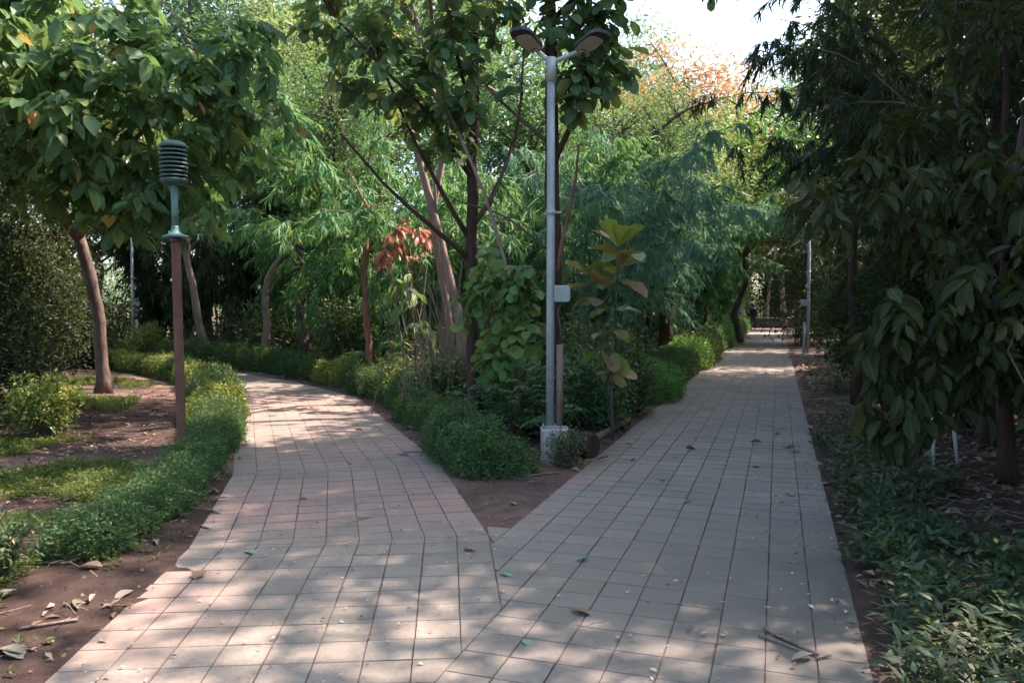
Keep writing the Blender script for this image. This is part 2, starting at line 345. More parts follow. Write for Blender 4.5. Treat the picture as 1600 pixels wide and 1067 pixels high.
def weathered(name, col, worn, scale, lo, hi, rough, metal):
    m, t, out = newmat(name)
    n1 = noise(t, scale, 6, .7); n2 = noise(t, scale * .2, 4); n3 = noise(t, scale * 5, 3)
    c = mix(t, .45, col, ramp(t, n2, [(.35, tuple(x * .55 for x in col)), (.65, tuple(min(1, x * 1.25) for x in col))]))
    k = ramp(t, math_(t, 'ADD', math_(t, 'MULTIPLY', n1, .65), math_(t, 'MULTIPLY', n2, .35)), [(lo, (0, 0, 0)), (hi, (1, 1, 1))])
    c = mix(t, k, c, worn); c = mix(t, .3, c, ramp(t, n3, [(.3, (.7, .7, .7)), (.7, (1.05, 1.05, 1.05))]), 'MULTIPLY')
    principled(t, out, c, ramp(t, n1, [(.3, (rough,) * 3), (.7, (min(1, rough + .3),) * 3)]), .4, bump(t, math_(t, 'ADD', n3, k), .25, .004), metal); return m
M['galv'] = weathered('galvanised_steel', (.34, .40, .40), (.17, .12, .085), 8, .58, .70, .42, .3)
M['lamp_black'] = simple('lamp_housing', (.035, .038, .042), .4, .5, 0, .2)
M['lamp_lens'] = simple('lamp_lens', (.40, .40, .37), .25, .6, 0, .12, 40)
M['lamp_print'] = simple('lamp_print', (.10, .10, .10), .5, .4)
M['box'] = weathered('box_paint', (.31, .39, .39), (.14, .11, .085), 16, .60, .72, .5, 0)
M['patina'] = weathered('teal_paint', (.085, .20, .19), (.12, .075, .05), 14, .56, .66, .45, 0)
M['fin'] = weathered('lantern_paint', (.05, .115, .105), (.10, .085, .07), 20, .56, .68, .5, 0)
M['dark'] = simple('dark_gap', (.008, .010, .010), .8, .2)
M['rust'] = simple('rusty_post', (.135, .072, .052), .75, .3, 0, .6, 11, .4)
M['white'] = simple('white_paint', (.40, .43, .43), .5, .4, 0, .2)
M['stonewall'] = simple('wall_stone', (.07, .062, .055), .9, .2, 0, .6, 3, .6)
def concrete():
    m, t, out = newmat('plinth_concrete')
    n1 = noise(t, 11, 6, .7); n2 = noise(t, 3.2, 4); n3 = noise(t, 70, 3)
    c = ramp(t, n1, [(.3, (.20, .19, .17)), (.55, (.38, .37, .34)), (.75, (.50, .50, .46))])
    c = mix(t, ramp(t, n2, [(.45, (0, 0, 0)), (.6, (.8, .8, .8))]), c, (.19, .21, .13))
    c = mix(t, ramp(t, math_(t, 'ADD', n1, math_(t, 'MULTIPLY', n2, .5)), [(.86, (0, 0, 0)), (.95, (.8, .8, .8))]), c, (.62, .60, .54))
    principled(t, out, c, .9, .2, bump(t, math_(t, 'ADD', n1, math_(t, 'MULTIPLY', n3, .3)), .5, .012)); return m
M['concrete'] = concrete()

# ------------------------------------------------------------------ paths: layout
TS = 0.223
ANG = math.radians(18.5)
DC = np.array([math.sin(ANG), math.cos(ANG)]); NC = np.array([math.cos(ANG), -math.sin(ANG)])   # straight path: along / to the right
S0, S1 = -1.818, -1.818 + 10 * TS
C_END = 62.0
RE = np.array([(.26, .25), (-.062, 4.217), (-.165, 5.53), (-.745, 8.1), (-1.45, 10.2), (-2.75, 14.1), (-4.80, 17.2), (-7.6, 20.3), (-11.6, 24.0), (-18.0, 28.5), (-27.0, 33.0)])
RE = np.delete(RE, 1, 0)
seg_d = nrmz(np.diff(RE, axis=0)); seg_l = np.stack([-seg_d[:, 1], seg_d[:, 0]], 1)               # left normals
def offset_poly(off):
    """the curved path's right edge moved off metres to the left"""
    out = []
    for i in range(len(RE)):
        if i == 0: n = seg_l[0]; k = 1
        elif i == len(RE) - 1: n = seg_l[-1]; k = 1
        else:
            n = nrmz(seg_l[i - 1] + seg_l[i]); k = 1 / (n @ seg_l[i])
        out.append(RE[i] + n * off * k)
    return np.array(out)
def poly_dist(px, py, P):
    """distance to a polyline and side (positive = left of it)"""
    best = np.full(px.shape, 1e9); side = np.zeros(px.shape)
    for a, b in zip(P[:-1], P[1:]):
        d = b - a; L = d @ d
        t = np.clip(((px - a[0]) * d[0] + (py - a[1]) * d[1]) / L, 0, 1)
        qx, qy = px - a[0] - t * d[0], py - a[1] - t * d[1]
        dd = np.hypot(qx, qy); cr = d[0] * qy - d[1] * qx
        m = dd < best; best = np.where(m, dd, best); side = np.where(m, np.sign(cr), side)
    return best, side
MIDL = offset_poly(1.0)
def path_clear(px, py):
    """metres to the nearest path edge; negative on a path"""
    px = np.asarray(px, float); py = np.asarray(py, float)
    d1, _ = poly_dist(px, py, MIDL); d1 = d1 - 1.0
    s = px * NC[0] + py * NC[1]; u = px * DC[0] + py * DC[1]
    d2 = np.maximum(np.maximum(S0 - s, s - S1), u - C_END)
    d3 = np.maximum(np.maximum(S0 - .33 - s, s - S1), u - 5.5)
    return np.minimum(np.minimum(d1, d2), d3)
def vnoise(x, y, s, seed=0):
    x = np.asarray(x) / s; y = np.asarray(y) / s; r = 0; a = 1.0
    rr = np.random.default_rng(seed)
    for o in range(3):
        ph = rr.uniform(0, 6.28, 6); an = rr.uniform(0, 6.28, 3)
        r = r + a * sum(np.sin((x * math.cos(q) + y * math.sin(q)) * 2.1 * (1.7 ** o) + ph[i]) for i, q in enumerate(an)) / 3
        a *= .55
    return r
def ground_z(px, py):
    px = np.asarray(px, float); py = np.asarray(py, float)
    d = path_clear(px, py) + .014 * vnoise(px, py, .7, 3) + .006 * vnoise(px, py, .3, 4)
    k = np.clip((d - .005) / .16, 0, 1); k = k * k * (3 - 2 * k)
    far = np.clip(d / 2.5, 0, 1)
    dr = sum(np.clip(1 - np.hypot(px - a, py - b) / r, 0, 1) for a, b, r in ((-1.0, 6.6, 1.5), (-2.0, 6.3, 1.0), (-1.7, 9.2, 2.6), (-3.2, 13, 3), (-2.2, 4.6, .7), (1.9, 11.6, .9), (.45, 6.9, .7)))
    drift = np.minimum(np.clip(dr * 1.6, 0, 1) * (.0046 + .0010 * vnoise(px, py, .7, 61) + .0006 * vnoise(px, py, .22, 62)), .0052) * np.clip(1 - k * 1.2, 0, 1)
    return -.0065 + drift + k * (.017 + .014 * vnoise(px, py, .5, 1)) + far * (.05 + .06 * vnoise(px, py, 2.6, 2))
def gz(x, y): return float(ground_z(np.array([x]), np.array([y]))[0])

# ground: one sheet out to the horizon
def axis_pts(lo, hi, step, far_lo, far_hi):
    a = list(np.arange(lo, hi + 1e-6, step)); s = step; v = hi
    while v < far_hi: s *= 1.25; v += s; a.append(v)
    s = step; v = lo; pre = []
    while v > far_lo: s *= 1.25; v -= s; pre.append(v)
    return np.array(pre[::-1] + a)
gx = axis_pts(-10, 8, .10, -900, 900); gy = axis_pts(2.0, 22, .10, -200, 1500)
X, Y = np.meshgrid(gx, gy); nx, ny = len(gx), len(gy)
Z = ground_z(X.ravel(), Y.ravel())
i = np.arange(ny - 1)[:, None] * nx; j = np.arange(nx - 1)[None]
q = np.stack([i + j, i + j + 1, i + nx + j + 1, i + nx + j], -1).reshape(-1, 4)
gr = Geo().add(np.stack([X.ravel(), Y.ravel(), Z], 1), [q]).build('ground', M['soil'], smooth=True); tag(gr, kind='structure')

# ------------------------------------------------------------------ paving tiles
def clip(poly, p, n):
    """keep the part of a polygon where (q - p) . n >= 0"""
    out = []; m = len(poly)
    for a in range(m):
        A, B = poly[a], poly[(a + 1) % m]; da, db = (A - p) @ n, (B - p) @ n
        if da >= 0: out.append(A)
        if (da >= 0) != (db >= 0): out.append(A + (B - A) * da / (da - db))
    return out
def area(p):
    p = np.array(p); x, y = p[:, 0], p[:, 1]; return .5 * abs(np.dot(x, np.roll(y, -1)) - np.dot(y, np.roll(x, -1)))
def inset(poly, d):
    P = np.array(poly); m = len(P); out = []
    for a in range(m):
        A, B, C = P[a - 1], P[a], P[(a + 1) % m]
        e1, e2 = nrmz(B - A), nrmz(C - B); n1 = np.array([-e1[1], e1[0]]); n2 = np.array([-e2[1], e2[0]])
        n = n1 + n2; k = n @ n1
        out.append(B + n * d / max(k, .25))
    return np.array(out)
def ccw(p):
    p = np.array(p); x, y = p[:, 0], p[:, 1]
    return p if np.dot(x, np.roll(y, -1)) - np.dot(y, np.roll(x, -1)) > 0 else p[::-1]
def prism(g, poly, z=0.0, tilt=(0, 0), gap=.0013, bev=.0024, depth=.035):
    P = ccw(poly); c = P.mean(0)
    o1 = inset(P, gap); o2 = inset(P, gap + bev); m = len(P)
    def lift(Q, dz): return np.c_[Q, z + dz + (Q - c) @ np.array(tilt)]
    V = np.concatenate([lift(o1, -depth), lift(o1, -bev), lift(o2, 0)])
    k = np.arange(m); k2 = (k + 1) % m
    q = np.concatenate([np.stack([k, k2, k2 + m, k + m], 1), np.stack([k + m, k2 + m, k2 + 2 * m, k + 2 * m], 1)])
    g.add(V, [q, (k + 2 * m)[None]]); return g
sq = np.array([(-.5, -.5), (.5, -.5), (.5, .5), (-.5, .5)]) * TS
TILE_MESH = [prism(Geo(), sq + R.normal(0, .0012, (4, 2)), 0, (0, 0), R.uniform(.0011, .0024), R.uniform(.002, .0042)).mesh('tile', M['tile']) for _ in range(5)]

def lay(name, tiles):
    """tiles: (polygon, whole?, angle)"""
    root = tag(empty(name, (0, 0, 0)), kind='structure')
    cen = np.array([np.mean(p, axis=0) for p, _, _ in tiles])
    inv = (np.abs(cen[:, 0]) < .70 * cen[:, 1] + .25) & (cen[:, 1] > 3.2)
    key = np.where(inv, np.hypot(cen[:, 0], cen[:, 1]), 1e6 + np.hypot(cen[:, 0], cen[:, 1]))
    order = np.argsort(key); near = set(order[:300].tolist()); rest = Geo()
    sink = .0012 * vnoise(cen[:, 0], cen[:, 1], .9, 8)
    for k, (p, whole, an) in enumerate(tiles):
        z = float(sink[k]) + random.gauss(0, .0005); tl = (random.gauss(0, .0035), random.gauss(0, .0035))
        if k in near:
            if whole:
                o = bpy.data.objects.new('tile', random.choice(TILE_MESH)); COL.objects.link(o); o.parent = root
                o.location = (cen[k, 0], cen[k, 1], z); o.rotation_euler = (tl[1], -tl[0], an + random.choice((0, 1, 2, 3)) * math.pi / 2 + random.gauss(0, .004))
            else:
                g = Geo(); prism(g, np.array(p) - cen[k]); o = g.build('tile', M['tile'], root); o.location = (cen[k, 0], cen[k, 1], z)
        else: prism(rest, p, z, tl)
    o = rest.build('far_tiles', M['tile'], root); o['kind'] = 'stuff'
    return root
# curved left-hand path
tl = []
e1p, e1n = np.array(NC) * (S0 + 2 * TS), -NC          # seam against the straight path
for si in range(len(RE) - 1):
    a, b = RE[si], RE[si + 1]; d, l = seg_d[si], seg_l[si]; L = np.linalg.norm(b - a)
    m0 = d if si == 0 else nrmz(seg_d[si - 1] + d); m1 = d if si == len(seg_d) - 1 else nrmz(d + seg_d[si + 1])
    ncol = 9; ext = 1.2
    for r in range(int(-ext / TS), int((L + ext) / TS) + 1):
        for c in range(ncol):
            o = a + d * (r * TS) + l * (c * TS)
            P = [o, o + l * TS, o + l * TS + d * TS, o + d * TS]; whole = True
            for p, n in ((a, m0), (b, -m1)):
                s = [(x - p) @ n for x in P]
                if min(s) < -1e-9: whole = False; P = clip(P, p, n)
                if len(P) < 3: break
            if len(P) < 3: continue
            if si == 0:
                if min((x - e1p) @ e1n for x in P) < 0: whole = False; P = clip(P, e1p, e1n)
            if len(P) < 3 or area(P) < .0012: continue
            tl.append((P, whole, math.atan2(d[1], d[0])))
lay('path_left', tl)
# straight right-hand path
tl = []; cornerp, cornern = RE[0], -seg_l[0]
for r in range(int(.3 / TS), int(C_END / TS)):
    for c in range(-2, 10):
        if c < 0 and r * TS > 5.35: continue
        o = DC * (r * TS + .045) + NC * (S0 + c * TS)
        P = [o, o + NC * TS, o + NC * TS + DC * TS, o + DC * TS]; whole = True
        if c < 2:
            if r * TS < 7.0:
                if min((x - cornerp) @ cornern for x in P) < 0:
                    whole = False; P = clip(P, cornerp, cornern)
        if c < 0 and len(P) >= 3: P = clip(P, RE[1], -seg_l[1]); whole = False
        if len(P) < 3 or area(P) < .0012: continue
        tl.append((P, whole, -ANG))
lay('path_right', tl)

# ------------------------------------------------------------------ lamps and other hardware
def curve_pts(a, b, n=8): return [np.array(a) + (np.array(b) - np.array(a)) * t for t in np.linspace(0, 1, n)]
def oriented(g, verts, faces, o, ax, sd, mi=0):
    ax = nrmz(ax); sd = nrmz(np.array(sd) - (np.array(sd) @ ax) * ax); up = np.cross(ax, sd)
    V = np.asarray(verts); g.add(np.array(o) + V[:, :1] * ax + V[:, 1:2] * sd + V[:, 2:3] * up, faces, mi=mi); return g
def slab(L, W0, W1, z0, z1, x0=0.0):
    """flat housing with a narrowed root and a rounded outer end, from x0 to x0 + L"""
    out = [(0, W0 * .5), (L * .12, W1 * .42), (L * .25, W1 * .5), (L * .8, W1 * .5), (L * .93, W1 * .42), (L, W1 * .22)]
    P = [(x + x0, y) for x, y in out] + [(x + x0, -y) for x, y in out[::-1]]; n = len(P)
    V = [(x, y, z0) for x, y in P] + [(x, y, z1) for x, y in P]; k = np.arange(n)
    return np.array(V), [np.stack([k, (k + 1) % n, (k + 1) % n + n, k + n], 1), k[::-1][None], (k + n)[None]]
def street_lamp(loc, rz, label, group, side=1, heads=True):
    t = tag(empty('street_lamp', loc, rz), label, 'street lamp', group)
    g = Geo(); box(g, (0, 0, .13), (.29, .29, .44), 0, 0, .02); g.build('plinth', M['concrete'], t)
    g = Geo(); tube(g, [(-.045, 0, .30), (-.045, 0, 2.0), (-.045, 0, 3.98)], [.044, .042, .040], 20); p = g.build('pole', M['galv'], t, True)
    g = Geo(); box(g, (-.02, 0, .362), (.20, .20, .014), 0, 0, .003); g.build('base_plate', M['galv'], t)
    for bx_ in (-.10, .06):
        for by_ in (-.08, .08):
            g = Geo(); lathe(g, [(.012, .36), (.012, .385), (.006, .387), (.006, .40)], 6, (bx_, by_, 0)); g.build('bolt', M['rust'], t)
    g = Geo(); tube(g, [(-.045, 0, 3.86), (-.045, 0, 4.10)], [.052, .052], 20); g.build('sleeve', M['galv'], t, True)
    g = Geo(); tube(g, [(.05, -.01, .32), (.05, -.01, 1.20)], [.036, .036], 14); g.build('conduit', M['drywood'] if heads == 'main' else M['galv'], t, True)
    g = Geo(); tube(g, [(.05, -.01, 1.18), (.06, -.01, 1.35), (.03, -.01, 1.52), (0.055 * side, 0, 1.64)], .012, 8); g.build('cable', M['lamp_black'], t, True)
    g = Geo(); box(g, (.065 * side, -.005, 1.72), (.15, .10, .17), 0, 0, .008); b = g.build('control_box', M['box'], t)
    g = Geo(); box(g, (.145 * side, -.005, 1.72), (.012, .086, .15), 0, 0, .003); g.build('cover', M['box'], b)
    for k in (-.05, 0, .05):
        g = Geo(); box(g, (.153 * side, -.005, 1.72 + k), (.012, .03, .022), 0, 0, .003); g.build('gland', M['galv'], b)
    g = Geo(); tube(g, [(-.045 - .002, 0, 2.52), (-.045, 0, 2.57)], .052, 16); tube(g, [(.0, 0, 2.545), (.07, 0, 2.545)], .014, 8); g.build('bracket', M['galv'], t, True)
    for am, ax, sd in (((-.135, .03, .125), (-.416, -.902, .119), (.909, -.411, .064)), ((.285, .03, .12), (.38, -.922, .068), (.918, .367, -.152))):
        ax = nrmz(np.array(ax)); o = np.array([-.045, 0, 4.05]); e = o + np.array(am)
        g = Geo(); tube(g, [o, o + (e - o) * .5, e, e + ax * .05], [.026, .025, .024, .024], 12); a = g.build('arm', M['galv'], t, True)
        o = e - ax * .18
        sd2 = np.array(sd)
        V, F = slab(.50, .09, .21, -.012, .022, .20); g = oriented(Geo(), V, F, o, ax, sd2); h = g.build('lamp_head', M['lamp_black'], t)
        V, F = slab(.35, .15, .175, -.018, -.010, .235); g = oriented(Geo(), V, F, o, ax, sd2); g.build('lens', M['lamp_lens'], h)
        g = Geo(); V, F = slab(.02, .07, .07, -.021, -.017, .27); oriented(g, V, F, o, ax, sd2); g.build('print', M['lamp_print'], h)
    return t
street_lamp((.44, 8.15, gz(.44, 8.15)), 0, 'twin-head steel street lamp on a concrete plinth at the fork', 'street lamps along the paths', 1, 'main')
street_lamp((-12.35, 26.0, 0), .5, 'pale street lamp behind the clipped hedge, far left beyond the brown lantern post', 'street lamps along the paths', 1)
street_lamp((7.97, 21.5, 0), math.pi, 'street lamp on a square plinth at the right edge of the straight path', 'street lamps along the paths', 1)
street_lamp((17.1, 60.5, 0), 0, 'most distant street lamp, left of the far end of the straight path', 'street lamps along the paths', 1)

def lantern(loc):
    t = tag(empty('lantern_post', loc), 'brown metal post with a louvred green lantern head beside the hedge', 'lantern')
    t.rotation_euler = (0, math.radians(-.6), .3)
    g = Geo(); box(g, (0, 0, 1.12), (.086, .086, 2.4), 0, 0, .012); g.build('post', M['rust'], t)
    g = Geo(); lathe(g, [(.06, 2.30), (.06, 2.35), (.05, 2.352)], 20); g.build('collar', M['lamp_black'], t, True)
    g = Geo(); lathe(g, [(.125, 2.352), (.128, 2.362), (.125, 2.370), (.075, 2.383), (.05, 2.41), (.036, 2.45), (.033, 2.47)], 28); g.build('skirt', M['patina'], t, True)
    g = Geo(); tube(g, [(0, 0, 2.44), (0, 0, 2.92)], .033, 16); g.build('upper_tube', M['patina'], t, True)
    h = Geo(); lathe(h, [(.08, 2.90), (.10, 2.91), (.10, 3.26), (.07, 3.27)], 24); head = h.build('lantern_core', M['dark'], t, True)
    for k in range(7):
        z = 2.972 + k * .0425
        g = Geo(); lathe(g, [(.098, z + .006), (.134, z - .008), (.137, z + .002), (.134, z + .012), (.098, z + .019)], 28); g.build('fin', M['fin'], head, True)
    g = Geo(); lathe(g, [(.05, 2.885), (.115, 2.90), (.137, 2.925), (.137, 2.945), (.10, 2.955)], 28); g.build('base_bowl', M['fin'], t, True)
    g = Geo(); lathe(g, [(.10, 3.262), (.136, 3.265), (.134, 3.283), (.11, 3.312), (.06, 3.332), (.015, 3.338)], 28); g.build('cap', M['fin'], t, True)
    return t
lantern((-3.43, 8.20, gz(-3.43, 8.2) - .05))

# logs and sticks
def log_obj(name, label, a, b, r, m, parts=True, rough=.05, cat='log', group=None):
    a = np.array(a, float); b = np.array(b, float); L = np.linalg.norm(b - a); t = tag(empty(name, tuple(a)), label, cat, group)
    pts = np.array([a * 0 + (b - a) * s for s in np.linspace(0, 1, 9)]) + R.normal(0, r * .05, (9, 3)); pts[0] = 0
    g = Geo(); tube(g, pts, r * (1 + R.normal(0, .05, 9)), 14, True, 0, rough); g.build('bark' if parts else 'shaft', M[m], t, True)
    if parts:
        d = nrmz(pts[-1] - pts[-2])
        g = Geo(); tube(g, [pts[-1] + d * .001, pts[-1] + d * .006], [r * .9, r * .88], 14); g.build('cut_end', M[m], t)
        g = Geo(); tube(g, [pts[0] - nrmz(pts[1]) * .001, pts[0] - nrmz(pts[1]) * .006], [r * .9, r * .88], 14); g.build('cut_end', M['drywood'], t)
    return t
log_obj('log', 'short thick dark log lying against the concrete lamp plinth', (.66, 8.60, .13), (.86, 8.34, .13), .135, 'bark_dark')
log_obj('log', 'pale sawn log lying in the thicket behind the dark tree trunk', (-.52, 11.3, .42), (-.12, 10.9, .50), .075, 'bark_pale')
log_obj('fallen_pole', 'grey wooden pole lying along the left edge of the straight path', (1.02, 9.45, .045), (1.60, 10.85, .055), .045, 'drywood', False, .03, 'pole')

# white stool half hidden at the right
st = tag(empty('stool', (4.12, 7.75, gz(4.12, 7.75))), 'white stool half hidden behind dark leaves on the right', 'stool')
g = Geo(); box(g, (0, 0, .50), (.30, .28, .035), .4, 0, .012); g.build('seat', M['white'], st)
for sx in (-1, 1):
    for sy in (-1, 1):
        c, s = math.cos(.4), math.sin(.4); f = lambda x, y: (x * c - y * s, x * s + y * c)
        a = f(sx * .13, sy * .12); b = f(sx * .17, sy * .16)
        g = Geo(); tube(g, [(*b, 0), (*a, .49)], [.016, .02], 8); g.build('leg', M['white'], st, True)

# low wall closing the straight path
wall = tag(empty('low_wall', tuple(DC * 63.5 + NC * -.4) + (0,), -ANG), 'low dark stone wall closing the far end of the straight path', 'wall')
for row in range(3):
    for k in range(9):
        g = Geo(); box(g, (-4.1 + k * .93 + (row % 2) * .42, 0, .14 + row * .27), (.90, .34 + random.uniform(-.03, .03), .26), 0, 0, .03); g.build('stone', M['stonewall'], wall)

# person far down the straight path
def person(loc, rz):
    t = tag(empty('person', loc, rz), 'person in black clothes standing at the far end of the straight path', 'person')
    J = [(0, 0, .95), (0, 0, 1.2), (0, .0, 1.42), (0, -.01, 1.52), (0, -.02, 1.66), (0, -.02, 1.74),
         (.17, 0, 1.42), (.24, .01, 1.14), (.22, -.10, .90), (.21, -.13, .82), (-.17, 0, 1.42), (-.24, .02, 1.14), (-.23, -.05, .88), (-.22, -.07, .80),
         (.09, 0, .88), (.11, -.03, .48), (.11, .02, .08), (.12, -.13, .03), (-.09, 0, .88), (-.12, .04, .48), (-.13, .10, .08), (-.14, -.04, .03)]
    E = [(0, 1), (1, 2), (2, 3), (3, 4), (4, 5), (2, 6), (6, 7), (7, 8), (8, 9), (2, 10), (10, 11), (11, 12), (12, 13), (0, 14), (14, 15), (15, 16), (16, 17), (0, 18), (18, 19), (19, 20), (20, 21)]
    rad = [.15, .14, .13, .055, .095, .07, .075, .05, .035, .04, .075, .05, .035, .04, .10, .07, .045, .04, .10, .07, .045, .04]
    me = bpy.data.meshes.new('body'); me.from_pydata(J, E, [])
    o = bpy.data.objects.new('body', me); COL.objects.link(o)
    o.modifiers.new('s', 'SKIN'); sub = o.modifiers.new('d', 'SUBSURF'); sub.levels = 2; sub.render_levels = 2
    for k, r in enumerate(rad):
        me.skin_vertices[0].data[k].radius = (r * (1.25 if k < 3 else 1), r * (.8 if k < 3 else 1))
    me.skin_vertices[0].data[0].use_root = True
    dg = bpy.context.evaluated_depsgraph_get(); me2 = bpy.data.meshes.new_from_object(o.evaluated_get(dg))
    bpy.data.objects.remove(o)
    for m in (simple('black_cloth', (.012, .013, .014), .9, .2), simple('skin', (.25, .13, .09), .6, .4), simple('dark_trousers', (.018, .018, .022), .9, .2)): me2.materials.append(m)
    for p in me2.polygons:
        z = p.center.z; x = abs(p.center.x); p.use_smooth = True
        p.material_index = 1 if (z > 1.5 or (x > .17 and z < .92 and z > .7)) else (2 if z < .93 else 0)
    b = bpy.data.objects.new('body', me2); COL.objects.link(b); b.parent = t
    g = Geo(); lathe(g, [(.098, 1.66), (.108, 1.70), (.10, 1.76), (.07, 1.80), (.02, 1.815)], 16, (0, .005, 0)); g.build('hair', bpy.data.materials['black_cloth'], t, True)
    return t
pp = DC * 59.5 + NC * (S0 + .15)
person((pp[0], pp[1], 0), 2.8)

# ------------------------------------------------------------------ vegetation builders
UP = np.array([0, 0, 1.0])
def arc(a, b, sag=0.0, n=5, wob=.04):
    a = np.array(a, float); b = np.array(b, float); t = np.linspace(0, 1, n)[:, None]; L = np.linalg.norm(b - a)
    P = a + (b - a) * t + UP * (sag * L * 4 * t * (1 - t)); P[1:-1] += R.normal(0, wob * L, (n - 2, 3)) * .5
    return P
class Tree:
    """trunk and limbs are given; twigs grow from them to points spread through the crown, and bear the leaves"""
    def __init__(s, name, label, cat, loc, group=None):
        s.o = tag(empty(name, loc), label, cat, group); s.loc = np.array(loc, float); s.nodes = []; s.tw = []; s.leaf = []
    def limb(s, name, pts, r0, r1, mat, n=10, sides=12, rough=.04):
        pts = np.array(pts, float); seg = np.r_[0, np.cumsum(np.linalg.norm(np.diff(pts, axis=0), axis=1))]
        u = np.linspace(0, seg[-1], max(n, 4)); 
        P = np.stack([np.interp(u, seg, pts[:, k]) for k in range(3)], 1)
        for _ in range(2): P[1:-1] = (P[:-2] + 2 * P[1:-1] + P[2:]) / 4
        P[1:-1] += R.normal(0, r0 * .12, P[1:-1].shape)
        rad = r0 + (r1 - r0) * (u / seg[-1]) ** .8
        if name == 'trunk': rad[0] *= 1.6; rad[1] *= 1.14
        g = Geo(); tube(g, P, rad, sides, True, 0, rough); g.build(name, M[mat], s.o, True)
        s.nodes += [p for p in P[len(P) // 3:]]; return P
    def crown(s, blobs, n, shell=.45, sag=.06, leaves=7, reach=.45, down=.35, spread=1.0, droop=.45, skipnear=.15):
        tot = sum(b[2] if len(b) > 2 else 1 for b in blobs); pts = []
        for b in blobs:
            c, r = np.array(b[0], float), np.array(b[1], float); k = int(n * (b[2] if len(b) > 2 else 1) / tot)
            d = rdir(k); rr = (shell + (1 - shell) * R.random(k) ** .7)[:, None]
            pts.append(c + d * r * rr)
        pts = np.concatenate(pts); nodes = np.array(s.nodes)
        d0 = np.array([np.min(np.linalg.norm(nodes - p, axis=1)) for p in pts])
        for k in np.argsort(d0):
            p = pts[k]; nd = np.linalg.norm(nodes - p, axis=1) + .25 * np.maximum(nodes[:, 2] - p[2], 0)
            q = nodes[int(np.argmin(nd))]; L = np.linalg.norm(p - q)
            P = arc(q, p, sag, 5); s.tw.append((P, L)); nodes = np.concatenate([nodes, P[2:]])
            # leaves on the outer part of the twig
            d = nrmz(P[-1] - P[-3] + np.array([0, 0, -down * .2]))
            lat = nrmz(np.cross(d, UP) + 1e-4)
            for j in range(leaves):
                f = j / max(leaves - 1, 1); pos = P[-1] - d * min(reach, L * .9 + .12) * (1 - f) + R.normal(0, .012, 3)
                sg = 1 if j % 2 else -1
                ax = d * (.55 + .5 * f) + lat * sg * spread * (1 - .75 * f * (j == leaves - 1)) + UP * (-droop * R.uniform(.2, 1.3)) + R.normal(0, .22, 3)
                nm = UP + R.normal(0, .38, 3) + d * .1
                s.leaf.append((pos, nrmz(ax), nm, R.uniform(.5, 1.15)))
        return s
    def finish(s, shapes, T, mat, L, WL, nparts=300, twig='twig', tr=.006, crown_name='crown'):
        P5 = np.array([p for p, _ in s.tw]); Ls = np.array([l for _, l in s.tw])
        g = Geo(); tubes_thin(g, P5, tr * (.7 + 1.3 * np.clip(Ls, 0, 1.6)), tr * .45); o = g.build('twigs', M[twig], s.o, True); o['kind'] = 'stuff'
        pos = np.array([l[0] for l in s.leaf]); ax = np.array([l[1] for l in s.leaf]); nm = np.array([l[2] for l in s.leaf]); sc = np.array([l[3] for l in s.leaf]) * L
        wp = pos + s.loc; vx = wp[:, 0] / np.maximum(wp[:, 1], .1); vz = (wp[:, 2] - 1.6) / np.maximum(wp[:, 1], .1)
        inv = (np.abs(vx) < .66) & (vz < .41) & (vz > -.47) & (wp[:, 1] > 1)
        key = np.where(inv, np.linalg.norm(wp - np.array([0, 0, 1.6]), axis=1), 1e6)
        order = np.argsort(key); near = order[:min(nparts, int(inv.sum()))]; far = np.setdiff1d(np.arange(len(pos)), near)
        meshes = []
        for t in shapes:
            gg = Geo(); V, tr_, qu = t; gg.add(V * np.array([1, 1, 1]), [f for f in (tr_, qu) if len(f)], V[:, :2]); meshes.append(gg.mesh('leaf', M[mat], True))
        A, S, Nn = leaf_frames(ax, nm)
        for k in near:
            o = bpy.data.objects.new('leaf', random.choice(meshes)); COL.objects.link(o); o.parent = s.o
            l = sc[k]; wd = l * WL * random.uniform(.88, 1.12)
            o.matrix_basis = Matrix(((A[k][0] * l, S[k][0] * wd, Nn[k][0] * l, pos[k][0]), (A[k][1] * l, S[k][1] * wd, Nn[k][1] * l, pos[k][1]),
                                     (A[k][2] * l, S[k][2] * wd, Nn[k][2] * l, pos[k][2]), (0, 0, 0, 1)))
        if len(far):
            g = Geo(); add_leaves(g, T, pos[far], ax[far], nm[far], sc[far], sc[far] * WL); o = g.build(crown_name, M[mat], s.o); o['kind'] = 'stuff'
        return s.o

